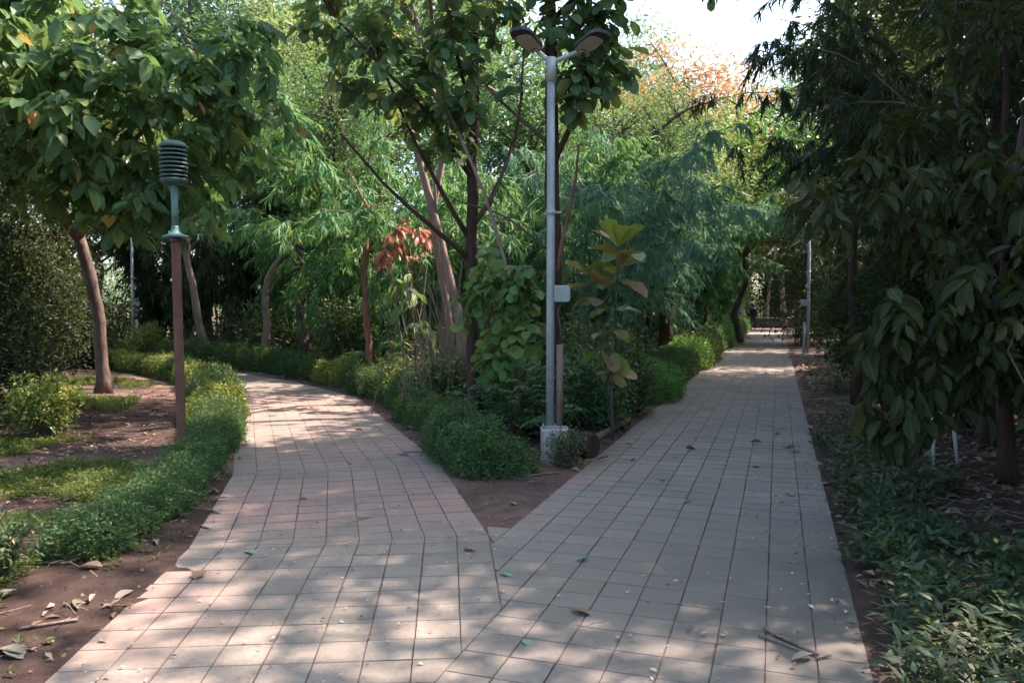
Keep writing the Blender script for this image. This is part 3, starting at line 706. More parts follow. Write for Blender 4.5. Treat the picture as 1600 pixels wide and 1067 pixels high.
# --- bamboo: culms that lean out and arch over, with hanging sprays of narrow leaves
def bamboo_parts(seed, H=8.0, nc=14, base_r=.45, lean=.30, arch=.55, start=.28, leafL=.30, nodes=19, per=68, blen=1.0):
    r = np.random.default_rng(seed); culms = []; P0 = []; tw = []
    lp, la, ln, ll = [], [], [], []
    for c in range(nc):
        a = r.uniform(0, 6.283) if c else 0; rad = base_r * math.sqrt(r.random()); h = H * r.uniform(.62, 1.0)
        b = np.array([math.cos(a) * rad, math.sin(a) * rad, 0]); a2 = a + r.normal(0, .5); out = np.array([math.cos(a2), math.sin(a2), 0])
        t = np.linspace(0, 1, 14)[:, None]; le = lean * r.uniform(.4, 1.5); ar = arch * r.uniform(.5, 1.4)
        P = b + out * (le * h * t ** 1.4 + ar * h * .35 * t ** 3.5) + UP * (h * (t - ar * .38 * t ** 4))
        culms.append((P, .030 * h / 8 * r.uniform(.8, 1.2)))
        tt = np.linspace(0, 1, 14)
        for k in range(nodes):
            u = start + (1 - start) * (k + r.random()) / nodes
            q = np.array([np.interp(u, tt, P[:, i]) for i in range(3)])
            for s in range(2):
                az = r.uniform(0, 6.283); dd = np.array([math.cos(az), math.sin(az), r.uniform(-.1, .7)]); dd = dd + out * .35
                L = blen * r.uniform(.45, 1.15) * (1.05 - .35 * u); dd = dd / np.linalg.norm(dd)
                x = np.linspace(0, 1, 5)[:, None]; B = q + dd * L * x + np.array([0, 0, -1.0]) * L * .62 * x ** 2.2
                tw.append(B)
                m = max(4, int(per * L / blen * r.uniform(.6, 1.2))); uu = r.uniform(.22, 1.0, m)
                pos = np.stack([np.interp(uu, np.linspace(0, 1, 5), B[:, i]) for i in range(3)], 1)
                td = nrmz(B[-1] - B[2]); ax = td * .7 + r.normal(0, .38, (m, 3)) + np.array([0, 0, -.40])
                lp.append(pos); la.append(ax); ln.append(np.array([0, 0, 1.0]) + dd * .6 + r.normal(0, .5, (m, 3))); ll.append(leafL * r.uniform(.6, 1.2, m))
    g = Geo(); L = np.concatenate(ll); add_leaves(g, T_BAM, np.concatenate(lp), np.concatenate(la), np.concatenate(ln), L, L * .108)
    gt = Geo(); tubes_thin(gt, np.array(tw), .005, .002)
    return culms, g, gt
def bamboo_proto(seed, mat, **kw):
    culms, g, gt = bamboo_parts(seed, **kw)
    cm = []
    for P, r0 in culms:
        gg = Geo(); tube(gg, P, np.linspace(r0, r0 * .25, len(P)), 7, False); cm.append(gg.mesh('culm', M['culm'], True))
    return cm, g.mesh('foliage', M[mat]), gt.mesh('twigs', M['twig'])
def bamboo(proto, label, loc, rz, sc=1.0, mat=None, group='bamboo clumps', name='bamboo_clump', tilt=(0, 0)):
    cm, fm, tm = proto; o = tag(empty(name, (loc[0], loc[1], gz(loc[0], loc[1]) - .02), rz, sc), label, 'bamboo', group)
    o.rotation_euler = (tilt[0], tilt[1], rz)
    for me in cm:
        c = bpy.data.objects.new('culm', me); COL.objects.link(c); c.parent = o
    f = bpy.data.objects.new('foliage', fm); COL.objects.link(f); f.parent = o; f['kind'] = 'stuff'
    if mat:
        f.material_slots[0].link = 'OBJECT'; f.material_slots[0].material = M[mat]
    t = bpy.data.objects.new('twigs', tm); COL.objects.link(t); t.parent = o; t['kind'] = 'stuff'
    return o

# --- airy background trees: forked skeleton with sprays of small leaves
def airy_proto(seed, H=13, crown_r=3.2, n=260, per=42, leafL=.26, clear=.35, barkm='bark_mid', flat=.8, tr=.17):
    r = np.random.default_rng(seed)
    trunk = np.array([(r.normal(0, .12) * k, r.normal(0, .12) * k, H * .75 * k / 6) for k in range(7)]); nodes = [p for p in trunk[2:]]
    gt = Geo(); tube(gt, trunk, np.linspace(tr, tr * .3, 7), 9)
    limbs = Geo(); 
    for k in range(11):
        u = clear + (1 - clear) * r.random(); q = np.array([np.interp(u, np.linspace(0, 1, 7), trunk[:, i]) for i in range(3)])
        a = r.uniform(0, 6.283); e = q + np.array([math.cos(a), math.sin(a), r.uniform(.35, 1.1)]) * crown_r * r.uniform(.5, .95)
        P = np.array([q + (e - q) * s + np.array([0, 0, .25 * math.sin(s * 3.14)]) for s in np.linspace(0, 1, 6)]); tube(limbs, P, np.linspace(.06, .015, 6), 6); nodes += [p for p in P[2:]]
    nodes = np.array(nodes); c = np.array([0, 0, H * .70]); d = nrmz(r.normal(size=(n, 3))); pts = c + d * np.array([crown_r, crown_r, H * .32 * flat / .8]) * (r.random(n)[:, None] ** .5)
    tw = []; lp, la, ln, ll = [], [], [], []
    for p in pts:
        q = nodes[int(np.argmin(np.linalg.norm(nodes - p, axis=1)))]; B = np.array([q + (p - q) * s + np.array([0, 0, .12 * math.sin(s * 3.14)]) for s in np.linspace(0, 1, 4)]); tw.append(B)
        m = int(per * r.uniform(.4, 1.4)); off = r.normal(0, 1, (m, 3)) * np.array([.42, .42, .20]); lp.append(p + off); la.append(off * 1.2 + r.normal(0, .3, (m, 3)) + np.array([0, 0, -.15])); ln.append(np.array([0, 0, 1]) + r.normal(0, .5, (m, 3))); ll.append(leafL * r.uniform(.55, 1.2, m))
    L = np.concatenate(ll); g = Geo(); add_leaves(g, T_TINY, np.concatenate(lp), np.concatenate(la), np.concatenate(ln), L, L * .42)
    gw = Geo(); tubes_thin(gw, np.array(tw), .016, .006)
    return gt.mesh('trunk', M[barkm], True), limbs.mesh('limbs', M[barkm], True), g.mesh('crown', M['pale']), gw.mesh('twigs', M['twig'])
def airy(proto, label, loc, rz, sc, mat, group='trees behind the fork', name='tree'):
    o = tag(empty(name, (loc[0], loc[1], -.05), rz, sc), label, 'tree', group)
    for me, nm in zip(proto, ('trunk', 'limbs', 'crown', 'twigs')):
        c = bpy.data.objects.new(nm, me); COL.objects.link(c); c.parent = o
        if nm == 'crown': c.material_slots[0].link = 'OBJECT'; c.material_slots[0].material = M[mat]
        if nm != 'trunk': c['kind'] = 'stuff'
    return o

# --- shrubs for hedges: rounded blocks of tiny leaves over a tangle of stems
def hedge_proto(seed, sx=.46, sy=.33, h=.52, n=6500, L=.036):
    r = np.random.default_rng(seed); d = nrmz(r.normal(size=(n, 3))); d[:, 2] = np.abs(d[:, 2]) * 1.0 - .12 * r.random(n)
    e = 3.2; k = (np.abs(d[:, 0]) ** e + np.abs(d[:, 1]) ** e + np.abs(d[:, 2]) ** e) ** (-1 / e)
    lump = 1 + .17 * vnoise(d[:, 0] * 2 + d[:, 2], d[:, 1] * 2 - d[:, 2], .55, seed) + .09 * vnoise(d[:, 0] * 2 - d[:, 2], d[:, 1] * 2, .2, seed + 1)
    rr = (.62 + .42 * r.random(n) ** .6) * lump
    pos = d * k[:, None] * rr[:, None] * np.array([sx, sy, h * .82]) + np.array([0, 0, h * .14])
    pos[:, 2] = np.maximum(pos[:, 2], .02)
    ax = d * .8 + r.normal(0, .6, (n, 3)) + np.array([0, 0, .35]); nm = d + np.array([0, 0, .6]) + r.normal(0, .45, (n, 3)); LL = L * r.uniform(.6, 1.25, n)
    g = Geo(); add_leaves(g, T_TINY, pos, ax, nm, LL, LL * .58)
    ns = 46; sd_ = nrmz(r.normal(size=(ns, 3)) + np.array([0, 0, .9])); sd_[:, 2] = np.abs(sd_[:, 2]); sb = sd_ * np.array([sx, sy, h]) * .92; sl = r.uniform(.05, .16, ns)
    sP = sb[:, None] + (sd_ + np.array([0, 0, .4]))[:, None] * (sl[:, None] * np.linspace(0, 1, 4)[None])[..., None] + r.normal(0, .006, (ns, 4, 3))
    kk = np.repeat(np.arange(ns), 9); uu = r.random(ns * 9); spos = sb[kk] + (sd_[kk] + np.array([0, 0, .4])) * (sl[kk] * uu)[:, None]; sL = L * r.uniform(.7, 1.4, ns * 9)
    add_leaves(g, T_TINY, spos, sd_[kk] * .4 + r.normal(0, .7, (ns * 9, 3)), UP + r.normal(0, .5, (ns * 9, 3)), sL, sL * .5)
    m = 110; a = r.uniform(0, 6.283, m); b = np.stack([np.cos(a) * sx * .45 * r.random(m), np.sin(a) * sy * .45 * r.random(m), np.zeros(m)], 1)
    tip = nrmz(r.normal(size=(m, 3))); tip[:, 2] = np.abs(tip[:, 2]) * .9 + .15; tip = tip * np.array([sx, sy, h]) * .98
    P = b[:, None] + (tip - b)[:, None] * np.linspace(0, 1, 4)[None, :, None] + r.normal(0, .018, (m, 4, 3)); P[:, 0, 2] = -.03
    gt = Geo(); tubes_thin(gt, P, .005, .002); tubes_thin(gt, sP, .002, .001)
    return g.mesh('foliage', M['hedge']), gt.mesh('stems', M['twig'])
HP = [hedge_proto(30 + k) for k in range(4)]
def hedge_piece(parent, x, y, rz, sc, mat):
    fm, sm = random.choice(HP); p = empty('shrub', (x, y, gz(x, y) - .02), rz, sc); p.parent = parent
    for me, nm in ((fm, 'foliage'), (sm, 'stems')):
        c = bpy.data.objects.new(nm, me); COL.objects.link(c); c.parent = p; c['kind'] = 'stuff'
        if nm == 'foliage' and mat != 'hedge': c.material_slots[0].link = 'OBJECT'; c.material_slots[0].material = M[mat]
def along(P, step):
    P = np.array(P, float); s = np.r_[0, np.cumsum(np.linalg.norm(np.diff(P, axis=0), axis=1))]; u = np.arange(step / 2, s[-1], step)
    x = np.interp(u, s, P[:, 0]); y = np.interp(u, s, P[:, 1]); k = np.clip(np.searchsorted(s, u) - 1, 0, len(P) - 2); d = np.diff(P, axis=0)[k]
    return [(a, b, math.atan2(e[1], e[0])) for a, b, e in zip(x, y, d)]
def hedge(label, P, step=.5, sc=(.9, 1.1), mats=('hedge',), group='clipped hedges edging the paths', zs=1.0):
    o = tag(empty('hedge', (0, 0, 0)), label, 'hedge', group)
    for k, (x, y, a) in enumerate(along(P, step)):
        s = random.uniform(*(sc(x, y) if callable(sc) else sc)); hedge_piece(o, x + random.gauss(0, .03), y + random.gauss(0, .03), a + random.gauss(0, .12) + random.choice((0, math.pi)), (s, s * random.uniform(.92, 1.1), s * (zs(x, y) if callable(zs) else zs) * random.uniform(.78, 1.12)), mats(k, x, y) if callable(mats) else random.choice(mats))
    return o

# ------------------------------------------------------------------ hedges
LE = offset_poly(2.007)
def smooth_poly(P, n=60):
    P = np.array(P, float); s = np.r_[0, np.cumsum(np.linalg.norm(np.diff(P, axis=0), axis=1))]; u = np.linspace(0, s[-1], n); Q = np.stack([np.interp(u, s, P[:, k]) for k in range(2)], 1)
    for _ in range(3): Q[1:-1] = (Q[:-2] + 2 * Q[1:-1] + Q[2:]) / 4
    return Q
hl = smooth_poly([(-2.74, 5.0), (-2.78, 5.8), (-2.93, 7.0), (-3.19, 8.3), (-3.60, 9.6), (-4.36, 11.6), (-5.15, 13.6), (-6.2, 15.9), (-7.95, 18.3), (-10.2, 20.6), (-12.5, 22.8)])
hedge('dark green clipped hedge curving round the left bed past the lantern post', hl, .40, lambda x, y: (.70, .82) if y < 9.2 else (.85, 1.1), lambda k, x, y: 'hedge_yellow' if (10.3 < y < 12.4 or y > 14.5) and random.random() < .75 else 'hedge', zs=lambda x, y: min(.95, .62 + .10 * max(y - 6.0, 0)))  # sunlit stretches get the yellower leaf: light put into the colour
far = smooth_poly(np.array([(-1.55, 11.9), (-2.3, 14.0), (-3.3, 15.7), (-4.5, 17.5), (-7.35, 20.75), (-11.3, 24.4), (-16.0, 27.6)]) + np.array([.12, .10]))
hedge('long low hedge along the far outer edge of the curving left path', far, .55, (.98, 1.2), lambda k, x, y: 'hedge_yellow' if 13.8 < y < 17.6 and random.random() < .6 else 'hedge')
hedge('low hedge stub left of the dark trunk beside the left path', [(-.90, 9.8), (-1.42, 11.3)], .42, (.66, .85))
hedge('dense wedge-shaped hedge at the fork in front of the lamp plinth', [(-.86, 9.5), (-.60, 8.7), (-.40, 8.0), (-.24, 7.55), (.15, 7.42)], .33, (.74, .98))
def cl(u, off): p = DC * u + NC * (S0 - off); return (p[0], p[1])
o = tag(empty('shrub_ball', (0, 0, 0)), 'bright green rounded shrub at the left edge of the straight path', 'shrub')
for (a, b, s) in ((2.15, 13.3, 1.15), (2.45, 13.9, 1.2), (1.95, 13.8, 1.1)): hedge_piece(o, a, b, random.uniform(0, 6), s, 'hedge_bright')
hedge('dark low hedge behind the bright rounded shrub, along the straight path', [cl(14.2, .40), cl(19.5, .38)], .55, (1.05, 1.25))
hedge('yellow-green hedge bush midway along the left edge of the straight path', [cl(20.5, .35), cl(25, .35)], .6, (1.25, 1.5), ('hedge_yellow', 'hedge_bright', 'hedge'))
hedge('far trimmed hedge running to the end of the straight path', [cl(26, .5), cl(57, .5)], .8, (1.4, 1.7), ('hedge', 'hedge', 'hedge_bright'))

# ------------------------------------------------------------------ named trees and plants
# big-leaved tree at the left
t = Tree('broadleaf_tree', 'large-leaved tree with a forked mottled trunk in the left bed', 'tree', (-7.45, 14.4, gz(-7.45, 14.4) - .05))
t.limb('trunk', [(0, 0, 0), (.0, -.05, 1.2), (-.12, -.1, 2.2), (-.28, -.2, 2.95)], .112, .10, 'bark_mid', 12, 14)
t.limb('limb', [(-.26, -.18, 2.85), (-.7, -.5, 3.5), (-1.3, -1.0, 4.1), (-1.7, -1.9, 5.0)], .10, .03, 'bark_mid')
t.limb('limb', [(-.26, -.2, 2.85), (.1, -.7, 3.45), (.8, -1.5, 4.1), (1.9, -2.3, 4.9)], .085, .025, 'bark_mid')
t.limb('limb', [(-.3, -.25, 2.9), (-.3, -1.0, 4.0), (-.2, -1.8, 5.2), (.2, -2.4, 6.6)], .07, .02, 'bark_mid')
t.limb('limb', [(-.7, -.5, 3.5), (-1.0, -1.8, 4.3), (-.9, -3.3, 4.9), (-.6, -4.6, 5.4)], .06, .015, 'bark_mid')
t.limb('limb', [(.1, -.7, 3.45), (1.0, -1.0, 4.3), (2.2, -1.3, 5.2), (3.0, -1.6, 5.9)], .06, .015, 'bark_mid')
t.crown([((-1.6, -2.4, 4.9), (2.2, 2.0, 1.7), 1.2), ((.9, -2.4, 4.5), (2.1, 1.8, 1.5), 1.3), ((2.4, -1.8, 5.2), (1.5, 1.5, 1.6), .8), ((.2, -2.6, 6.3), (2.8, 2.2, 1.5), 1.3), ((-.6, -4.6, 5.2), (1.8, 1.2, 1.1), .8), ((1.3, -1.2, 3.5), (1.7, 1.2, .7), .7), ((3.1, -1.9, 4.6), (1.1, 1.2, 1.2), .8), ((1.2, -3.8, 4.6), (1.5, 1.0, 1.2), .8), ((-.5, -2.4, 3.6), (2.6, 1.3, .85), 1.0), ((1.9, -2.4, 3.2), (1.5, 1.1, .8), .9), ((-2.6, -3.0, 5.0), (1.5, 1.4, 1.6), .8)],
        760, .15, .05, 8, .75, .4, .9, .5)
t.finish(T_BIG, T_BROAD, 'big', .35, .46, 300)

# the two round-leaved trees behind the lamp
t = Tree('round_leaf_tree', 'dark slender-trunked tree with rounded leaves just left of the lamp', 'tree', (-.46, 9.95, gz(-.46, 9.95) - .05))
t.limb('trunk', [(0, 0, 0), (-.02, 0, 1.4), (-.06, .03, 2.5), (-.02, .05, 4.2), (.05, .1, 6.4)], .095, .045, 'bark_dark', 14, 12)
t.limb('limb', [(-.05, .02, 2.2), (-.45, -.2, 2.55), (-.95, -.5, 2.95), (-1.5, -.8, 3.6)], .038, .012, 'bark_dark')
t.limb('limb', [(-.06, .02, 2.45), (-.4, -.1, 3.0), (-.8, -.4, 3.8), (-1.2, -.6, 4.8)], .036, .010, 'bark_dark')
t.limb('limb', [(-.05, .02, 2.6), (.3, -.05, 3.1), (.55, -.3, 3.8), (.6, -.5, 4.6)], .034, .012, 'bark_mid')
t.limb('limb', [(-.03, .05, 3.2), (-.5, -.5, 3.9), (-1.2, -.9, 4.5), (-1.8, -1.1, 5.2)], .034, .010, 'bark_dark')
t.limb('limb', [(.0, .05, 3.9), (-.2, -.7, 4.6), (-.3, -1.3, 5.2)], .030, .010, 'bark_dark')
t.crown([((-.9, -.6, 4.3), (.95, .8, .85), 1.2), ((-1.35, -.8, 4.9), (.85, .8, .8), .9), ((-.1, -.5, 4.6), (.75, .8, .9), 1), ((-.5, -.4, 5.7), (1.4, 1.1, .9), 1.2), ((-.5, -.35, 3.55), (.55, .5, .35), .3), ((-.3, .0, 6.9), (1.8, 1.6, 1.2), 1.2), ((-1.0, 1.9, 6.9), (2.0, 1.8, 1.1), 1.3)], 300, .2, .05, 8, .36, .3, .9, .45)  # topmost blobs lie out of view, added to shade the left bed
t.finish(T_RND, T_ROUND, 'round', .185, .62, 300)

t = Tree('round_leaf_tree', 'round-leaved tree whose trunk stands right behind the lamp pole', 'tree', (.40, 9.55, gz(.40, 9.55) - .05))
t.limb('trunk', [(-.06, 0, 0), (.06, 0, 1.0), (.12, 0, 2.2), (.08, .05, 3.8), (.0, .1, 6.6)], .11, .06, 'bark_dark', 14, 12)
t.limb('limb', [(.12, 0, 1.9), (.18, -.1, 2.35), (.34, -.15, 3.0), (.38, -.2, 3.5)], .032, .012, 'bark_red')
t.limb('limb', [(.09, .04, 3.3), (.30, -.1, 3.75), (.42, -.3, 4.2), (.6, -.5, 4.7)], .042, .014, 'bark_dark')
t.limb('limb', [(.08, .05, 3.55), (-.2, -.1, 3.75), (-.55, -.25, 4.0), (-.8, -.4, 4.25)], .030, .010, 'bark_mid')
t.limb('limb', [(.04, .05, 2.3), (-.5, -.15, 2.72), (-.95, -.35, 2.8), (-1.15, -.4, 2.9)], .018, .008, 'bark_mid')
t.limb('limb', [(.05, .08, 5.0), (.7, -.2, 5.6), (1.3, -.3, 5.75), (1.95, -.3, 5.5), (2.1, -.25, 5.35)], .035, .010, 'bark_dark')
t.crown([((.55, -.35, 4.55), (.55, .6, .62), 1.1), ((.38, -.45, 3.95), (.38, .4, .32), .45), ((-.2, -.2, 5.2), (.8, .8, .7), .8), ((.6, -.2, 5.6), (1.0, .9, .8), .8), ((1.98, -.25, 5.3), (.20, .2, .22), .10), ((.1, .2, 6.9), (1.5, 1.5, 1.1), 1.2)], 180, .2, .05, 8, .36, .35, .9, .5)
t.finish(T_RND, T_ROUND, 'round', .20, .6, 300)

# thin leaning stem in front of the dark trunk
t = Tree('leaning_sapling', 'thin pale leaning stem between the dark trunk and the lamp', 'sapling', (.06, 9.3, gz(.06, 9.3) - .04))
t.limb('trunk', [(0, 0, 0), (.02, 0, 1.0), (-.10, 0, 2.0), (-.40, -.05, 3.0), (-.75, -.1, 3.75)], .034, .016, 'bark_pale', 14, 9)
t.limb('limb', [(-.32, 0, 2.75), (-.15, .05, 3.2), (.05, .1, 3.7)], .014, .006, 'bark_mid')
t.crown([((-.7, -.1, 3.8), (.35, .35, .3), 1)], 16, .2, .05, 6, .3)
t.finish(T_RND, T_ROUND, 'round', .16, .6, 120)

# light green broad-leaved shrub left of the lamp
t = Tree('broadleaf_shrub', 'light green broad-leaved shrub between the dark trunk and lamp pole', 'shrub', (.02, 9.15, gz(.02, 9.15) - .03))
for a, b, c in ((-.35, .1, 2.1), (.1, -.1, 1.9), (-.1, .15, 2.3), (.3, .05, 1.6)):
    t.limb('stem', [(0, 0, 0), (a * .4, b * .4, c * .5), (a, b, c)], .014, .005, 'twig', 6, 6)
t.crown([((-.35, 0, 1.75), (.5, .35, .55), 1), ((.1, -.05, 1.5), (.42, .35, .6), 1), ((-.1, 0, 1.0), (.5, .35, .4), .6)], 75, .25, .05, 6, .30, .3, 1.0, .12)
t.finish(T_RND, T_ROUND, 'light', .185, .70, 300)

# teak-like sapling right of the lamp, large green and browning leaves
t = Tree('teak_sapling', 'sapling with very large green and browning leaves right of the lamp', 'sapling', (1.22, 9.55, gz(1.22, 9.55) - .03))
st1 = t.limb('stem', [(0, 0, 0), (-.03, 0, .9), (.03, -.02, 1.8), (.05, -.05, 2.35)], .020, .009, 'bark_mid', 8, 7)
t.limb('stem', [(-.02, 0, .6), (-.18, -.05, 1.3), (-.30, -.06, 2.0)], .014, .006, 'bark_mid', 6, 6)
def whorl(c, n, L, el, a0=0, sp=6.283):
    for k in range(n):
        a = a0 + sp * k / n + R.normal(0, .2); e = el + R.normal(0, .25)
        t.leaf.append((np.array(c, float), np.array([math.cos(a) * math.cos(e), math.sin(a) * math.cos(e), math.sin(e)]), UP + R.normal(0, .25, 3) - .3 * np.array([math.cos(a), math.sin(a), 0]), R.uniform(.8, 1.15) * L))
whorl((.05, -.05, 2.35), 5, 1.0, .75); whorl((.05, -.05, 2.22), 4, 1.05, .15, .5); whorl((.03, -.03, 1.95), 4, .95, -.1, 1.0)
whorl((-.30, -.06, 2.0), 4, .9, .3, .4); whorl((-.26, -.06, 1.75), 4, .85, -.25); whorl((-.02, 0, 1.35), 4, .8, -.3, .7); whorl((.0, 0, 1.1), 4, .85, -.75, .2); whorl((-.15, -.04, 1.15), 4, .8, -.7, 1.1)
whorl((.04, -.05, 2.1), 4, 1.0, .3, .2); whorl((-.28, -.06, 1.9), 3, .95, .0, .9); whorl((.0, 0, 1.6), 4, .9, .1, .3); whorl((.0, 0, .85), 4, .7, -.4, .8)
t.tw.append((np.array(arc((0, 0, .8), (.1, 0, 1.0))), .2))
t.finish(T_OBOV, T_BROAD, 'teak', .37, .64, 300)

# red-leaved sapling in the thicket
t = Tree('red_leaf_sapling', 'sapling with a spray of red leaves in the thicket left of centre', 'sapling', (-1.62, 13.4, gz(-1.62, 13.4) - .03))
t.limb('stem', [(0, 0, 0), (.0, 0, 1.0), (-.05, 0, 1.9), (-.1, 0, 2.7)], .02, .008, 'bark_red', 8, 7)
t.crown([((-.1, -.3, 2.8), (.38, .3, .26), 1), ((-.45, -.4, 2.4), (.30, .2, .12), .6), ((.15, -.2, 2.5), (.2, .2, .2), .4)], 19, .2, .03, 7, .4, .4, .9, .5)
t.finish(T_BIG, T_BROAD, 'red', .20, .36, 200)
t = Tree('young_sapling', 'young sapling with a few big pale green leaves below the red spray', 'sapling', (-1.55, 12.6, gz(-1.55, 12.6) - .03))
t.limb('stem', [(0, 0, 0), (.02, 0, .8), (-.03, 0, 1.5), (-.05, 0, 1.95)], .017, .007, 'bark_red', 8, 7)
t.crown([((-.15, -.1, 1.8), (.35, .3, .25), 1), ((.1, -.1, 1.2), (.35, .3, .25), .7)], 9, .2, .03, 5, .3, .4, .9, .6)
t.finish(T_BIG, T_BROAD, 'light', .32, .42, 200)

# bare trunks that stand out in the thicket
def bare(label, loc, pts, r0, r1, mat, group=None):
    t = Tree('bare_tree', label, 'tree', (loc[0], loc[1], gz(loc[0], loc[1]) - .06), group)
    t.limb('trunk', pts, r0, r1, mat, 12, 10, .06)
    e = np.array(pts[-1]); t.limb('branch', [np.array(pts[-2]), e + np.array([.3, -.1, .4])], r1 * .6, r1 * .2, mat, 5, 6); t.limb('branch', [np.array(pts[-1]) * .98, e + np.array([-.4, .1, .7])], r1 * .6, r1 * .2, mat, 5, 6)
    return t.o
bare('pale smooth leaning trunk behind the dark tree in the thicket', (-.72, 12.0), [(0, 0, 0), (-.02, 0, 1.2), (-.22, 0, 2.1), (-.42, .05, 2.9), (-.8, .1, 4.3)], .095, .05, 'bark_pale')
bare('thin reddish trunk rising behind the far hedge at the left path bend', (-2.70, 15.2), [(0, 0, 0), (-.05, 0, 1.0), (-.12, 0, 2.2), (-.05, .05, 3.6)], .085, .045, 'bark_red')
bare('slim grey leaning trunk behind the far hedge, nearest to the lantern post', (-9.0, 23.5), [(0, 0, 0), (-.3, 0, 1.4), (-.55, 0, 2.8), (-.7, 0, 4.2)], .13, .08, 'bark_pale')
bare('crooked pale trunk behind the far hedge under the bamboo', (-7.1, 22.9), [(0, 0, 0), (.05, 0, 1.3), (-.05, 0, 2.4), (.35, 0, 2.9), (.9, .1, 3.6)], .14, .07, 'bark_pale')
bare('thicker shaded trunk right of the crooked pale one under the bamboo', (-6.2, 23.8), [(0, 0, 0), (-.1, 0, 1.4), (-.15, 0, 3.0), (-.1, 0, 4.6)], .19, .12, 'bark_mid')
bare('dark trunk under bamboo foliage left of the straight path', (4.15, 21.8), [(0, 0, 0), (.12, 0, 1.2), (.2, 0, 2.4), (.1, 0, 4.0)], .24, .15, 'bark_dark')
bare('thin dark trunk behind the verge right of the right-hand lamp', (5.55, 12.7), [(0, 0, 0), (-.08, 0, 1.2), (-.14, 0, 2.4), (-.1, 0, 4.2)], .075, .05, 'bark_dark')
bare('slender trunk with pale bark deep among the right-hand shrubs', (5.6, 9.4), [(0, 0, 0), (.05, 0, 1.5), (.0, 0, 3.4)], .06, .04, 'bark_mid')
for k, (u, s, r, wh) in enumerate(((66, -2.6, .18, 'left of the three pale trunks'), (67, -.8, .16, 'middle one of the three pale trunks'), (66.5, 1.4, .2, 'right of the three pale trunks'))):
    p = DC * u + NC * s
    bare(wh + ' beyond the low wall', (p[0], p[1]), [(0, 0, 0), (.1 * (k % 3 - 1), 0, 2), (.3 * (k % 2), 0, 5), (.3, 0, 8)], r, r * .6, 'bark_pale', 'trunks beyond the end of the path')
for k in range(4):
    a, b, wh = ((3.0, 17.8, 'nearest to the bright rounded shrub'), (4.9, 24.0, 'right of the dark leaning trunk'), (6.3, 28.0, 'behind the yellow-green hedge bush'), (8.0, 33.0, 'farthest along the straight path'))[k]
    bare('slim dark trunk in the bamboo shade, ' + wh, (a, b), [(0, 0, 0), (R.normal(0, .15), 0, 1.8), (R.normal(0, .25), 0, 4.2)], .06, .045, 'bark_dark', 'slim trunks in the central thicket')

# right-hand dark, large-leaved small tree overhanging the verge
t = Tree('overhanging_tree', 'dark large-leaved small tree leaning over the right verge', 'tree', (4.35, 6.9, gz(4.35, 6.9) - .05))
t.limb('trunk', [(0, 0, 0), (-.1, -.05, 1.0), (-.15, -.1, 1.9), (.0, -.1, 3.2)], .07, .035, 'bark_dark', 10, 10)
t.limb('limb', [(-.13, -.08, 1.6), (-.8, -.3, 2.1), (-1.5, -.4, 2.35), (-2.05, -.5, 2.4)], .032, .010, 'bark_dark')
t.limb('limb', [(-.12, -.06, 1.3), (-.6, -.6, 1.6), (-1.05, -1.2, 1.65)], .028, .010, 'bark_dark')
t.limb('limb', [(-.1, -.05, .9), (-.5, -.5, 1.1), (-.95, -1.1, 1.0)], .024, .008, 'bark_dark')
t.limb('limb', [(-.12, -.06, 1.1), (-.8, -.7, 1.35), (-1.5, -1.1, 1.15)], .024, .008, 'bark_dark')
t.limb('limb', [(-.14, -.1, 2.0), (-.3, -.8, 2.6), (-.2, -1.6, 2.9)], .028, .008, 'bark_dark')
t.limb('limb', [(-.1, -.1, 2.2), (.4, -.6, 2.4), (.6, -1.4, 2.3)], .028, .008, 'bark_dark')
t.crown([((-1.5, -.45, 2.4), (.75, .5, .32), .8), ((-.7, -.4, 2.3), (.8, .6, .55), 1), ((-.9, -1.1, 1.55), (.42, .45, .42), .8), ((-.85, -1.05, .98), (.32, .35, .30), .55), ((.1, -1.1, 2.5), (.9, .8, .6), .9), ((0, -.6, 1.5), (.8, .6, .6), .7), ((-1.50, -1.1, .82), (.30, .35, .34), .6), ((-1.40, -1.1, 1.38), (.45, .4, .42), .7)], 225, .2, .04, 7, .42, .4, .9, .55)
t.finish(T_BIG, T_BROAD, 'big_shaded', .21, .42, 300)
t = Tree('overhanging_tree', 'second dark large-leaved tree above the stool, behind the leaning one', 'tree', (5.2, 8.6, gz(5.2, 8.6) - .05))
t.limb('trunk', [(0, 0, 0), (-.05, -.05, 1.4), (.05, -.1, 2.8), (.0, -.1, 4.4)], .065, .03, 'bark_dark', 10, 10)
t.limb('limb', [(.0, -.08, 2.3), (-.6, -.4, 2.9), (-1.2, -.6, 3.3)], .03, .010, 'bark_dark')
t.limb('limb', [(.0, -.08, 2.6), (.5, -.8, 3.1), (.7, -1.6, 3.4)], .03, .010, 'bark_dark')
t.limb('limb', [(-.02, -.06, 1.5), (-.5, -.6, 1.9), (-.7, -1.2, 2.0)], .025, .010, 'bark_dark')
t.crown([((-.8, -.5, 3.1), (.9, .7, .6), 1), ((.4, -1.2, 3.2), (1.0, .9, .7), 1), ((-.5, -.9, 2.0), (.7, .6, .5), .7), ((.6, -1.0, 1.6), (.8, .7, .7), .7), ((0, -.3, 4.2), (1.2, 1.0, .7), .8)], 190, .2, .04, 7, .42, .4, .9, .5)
t.finish(T_BIG, T_BROAD, 'big_shaded', .20, .40, 300)
t = Tree('broadleaf_shrub', 'dark leafy shrub filling the far right edge of the picture', 'shrub', (3.75, 5.0, gz(3.75, 5.0) - .03))
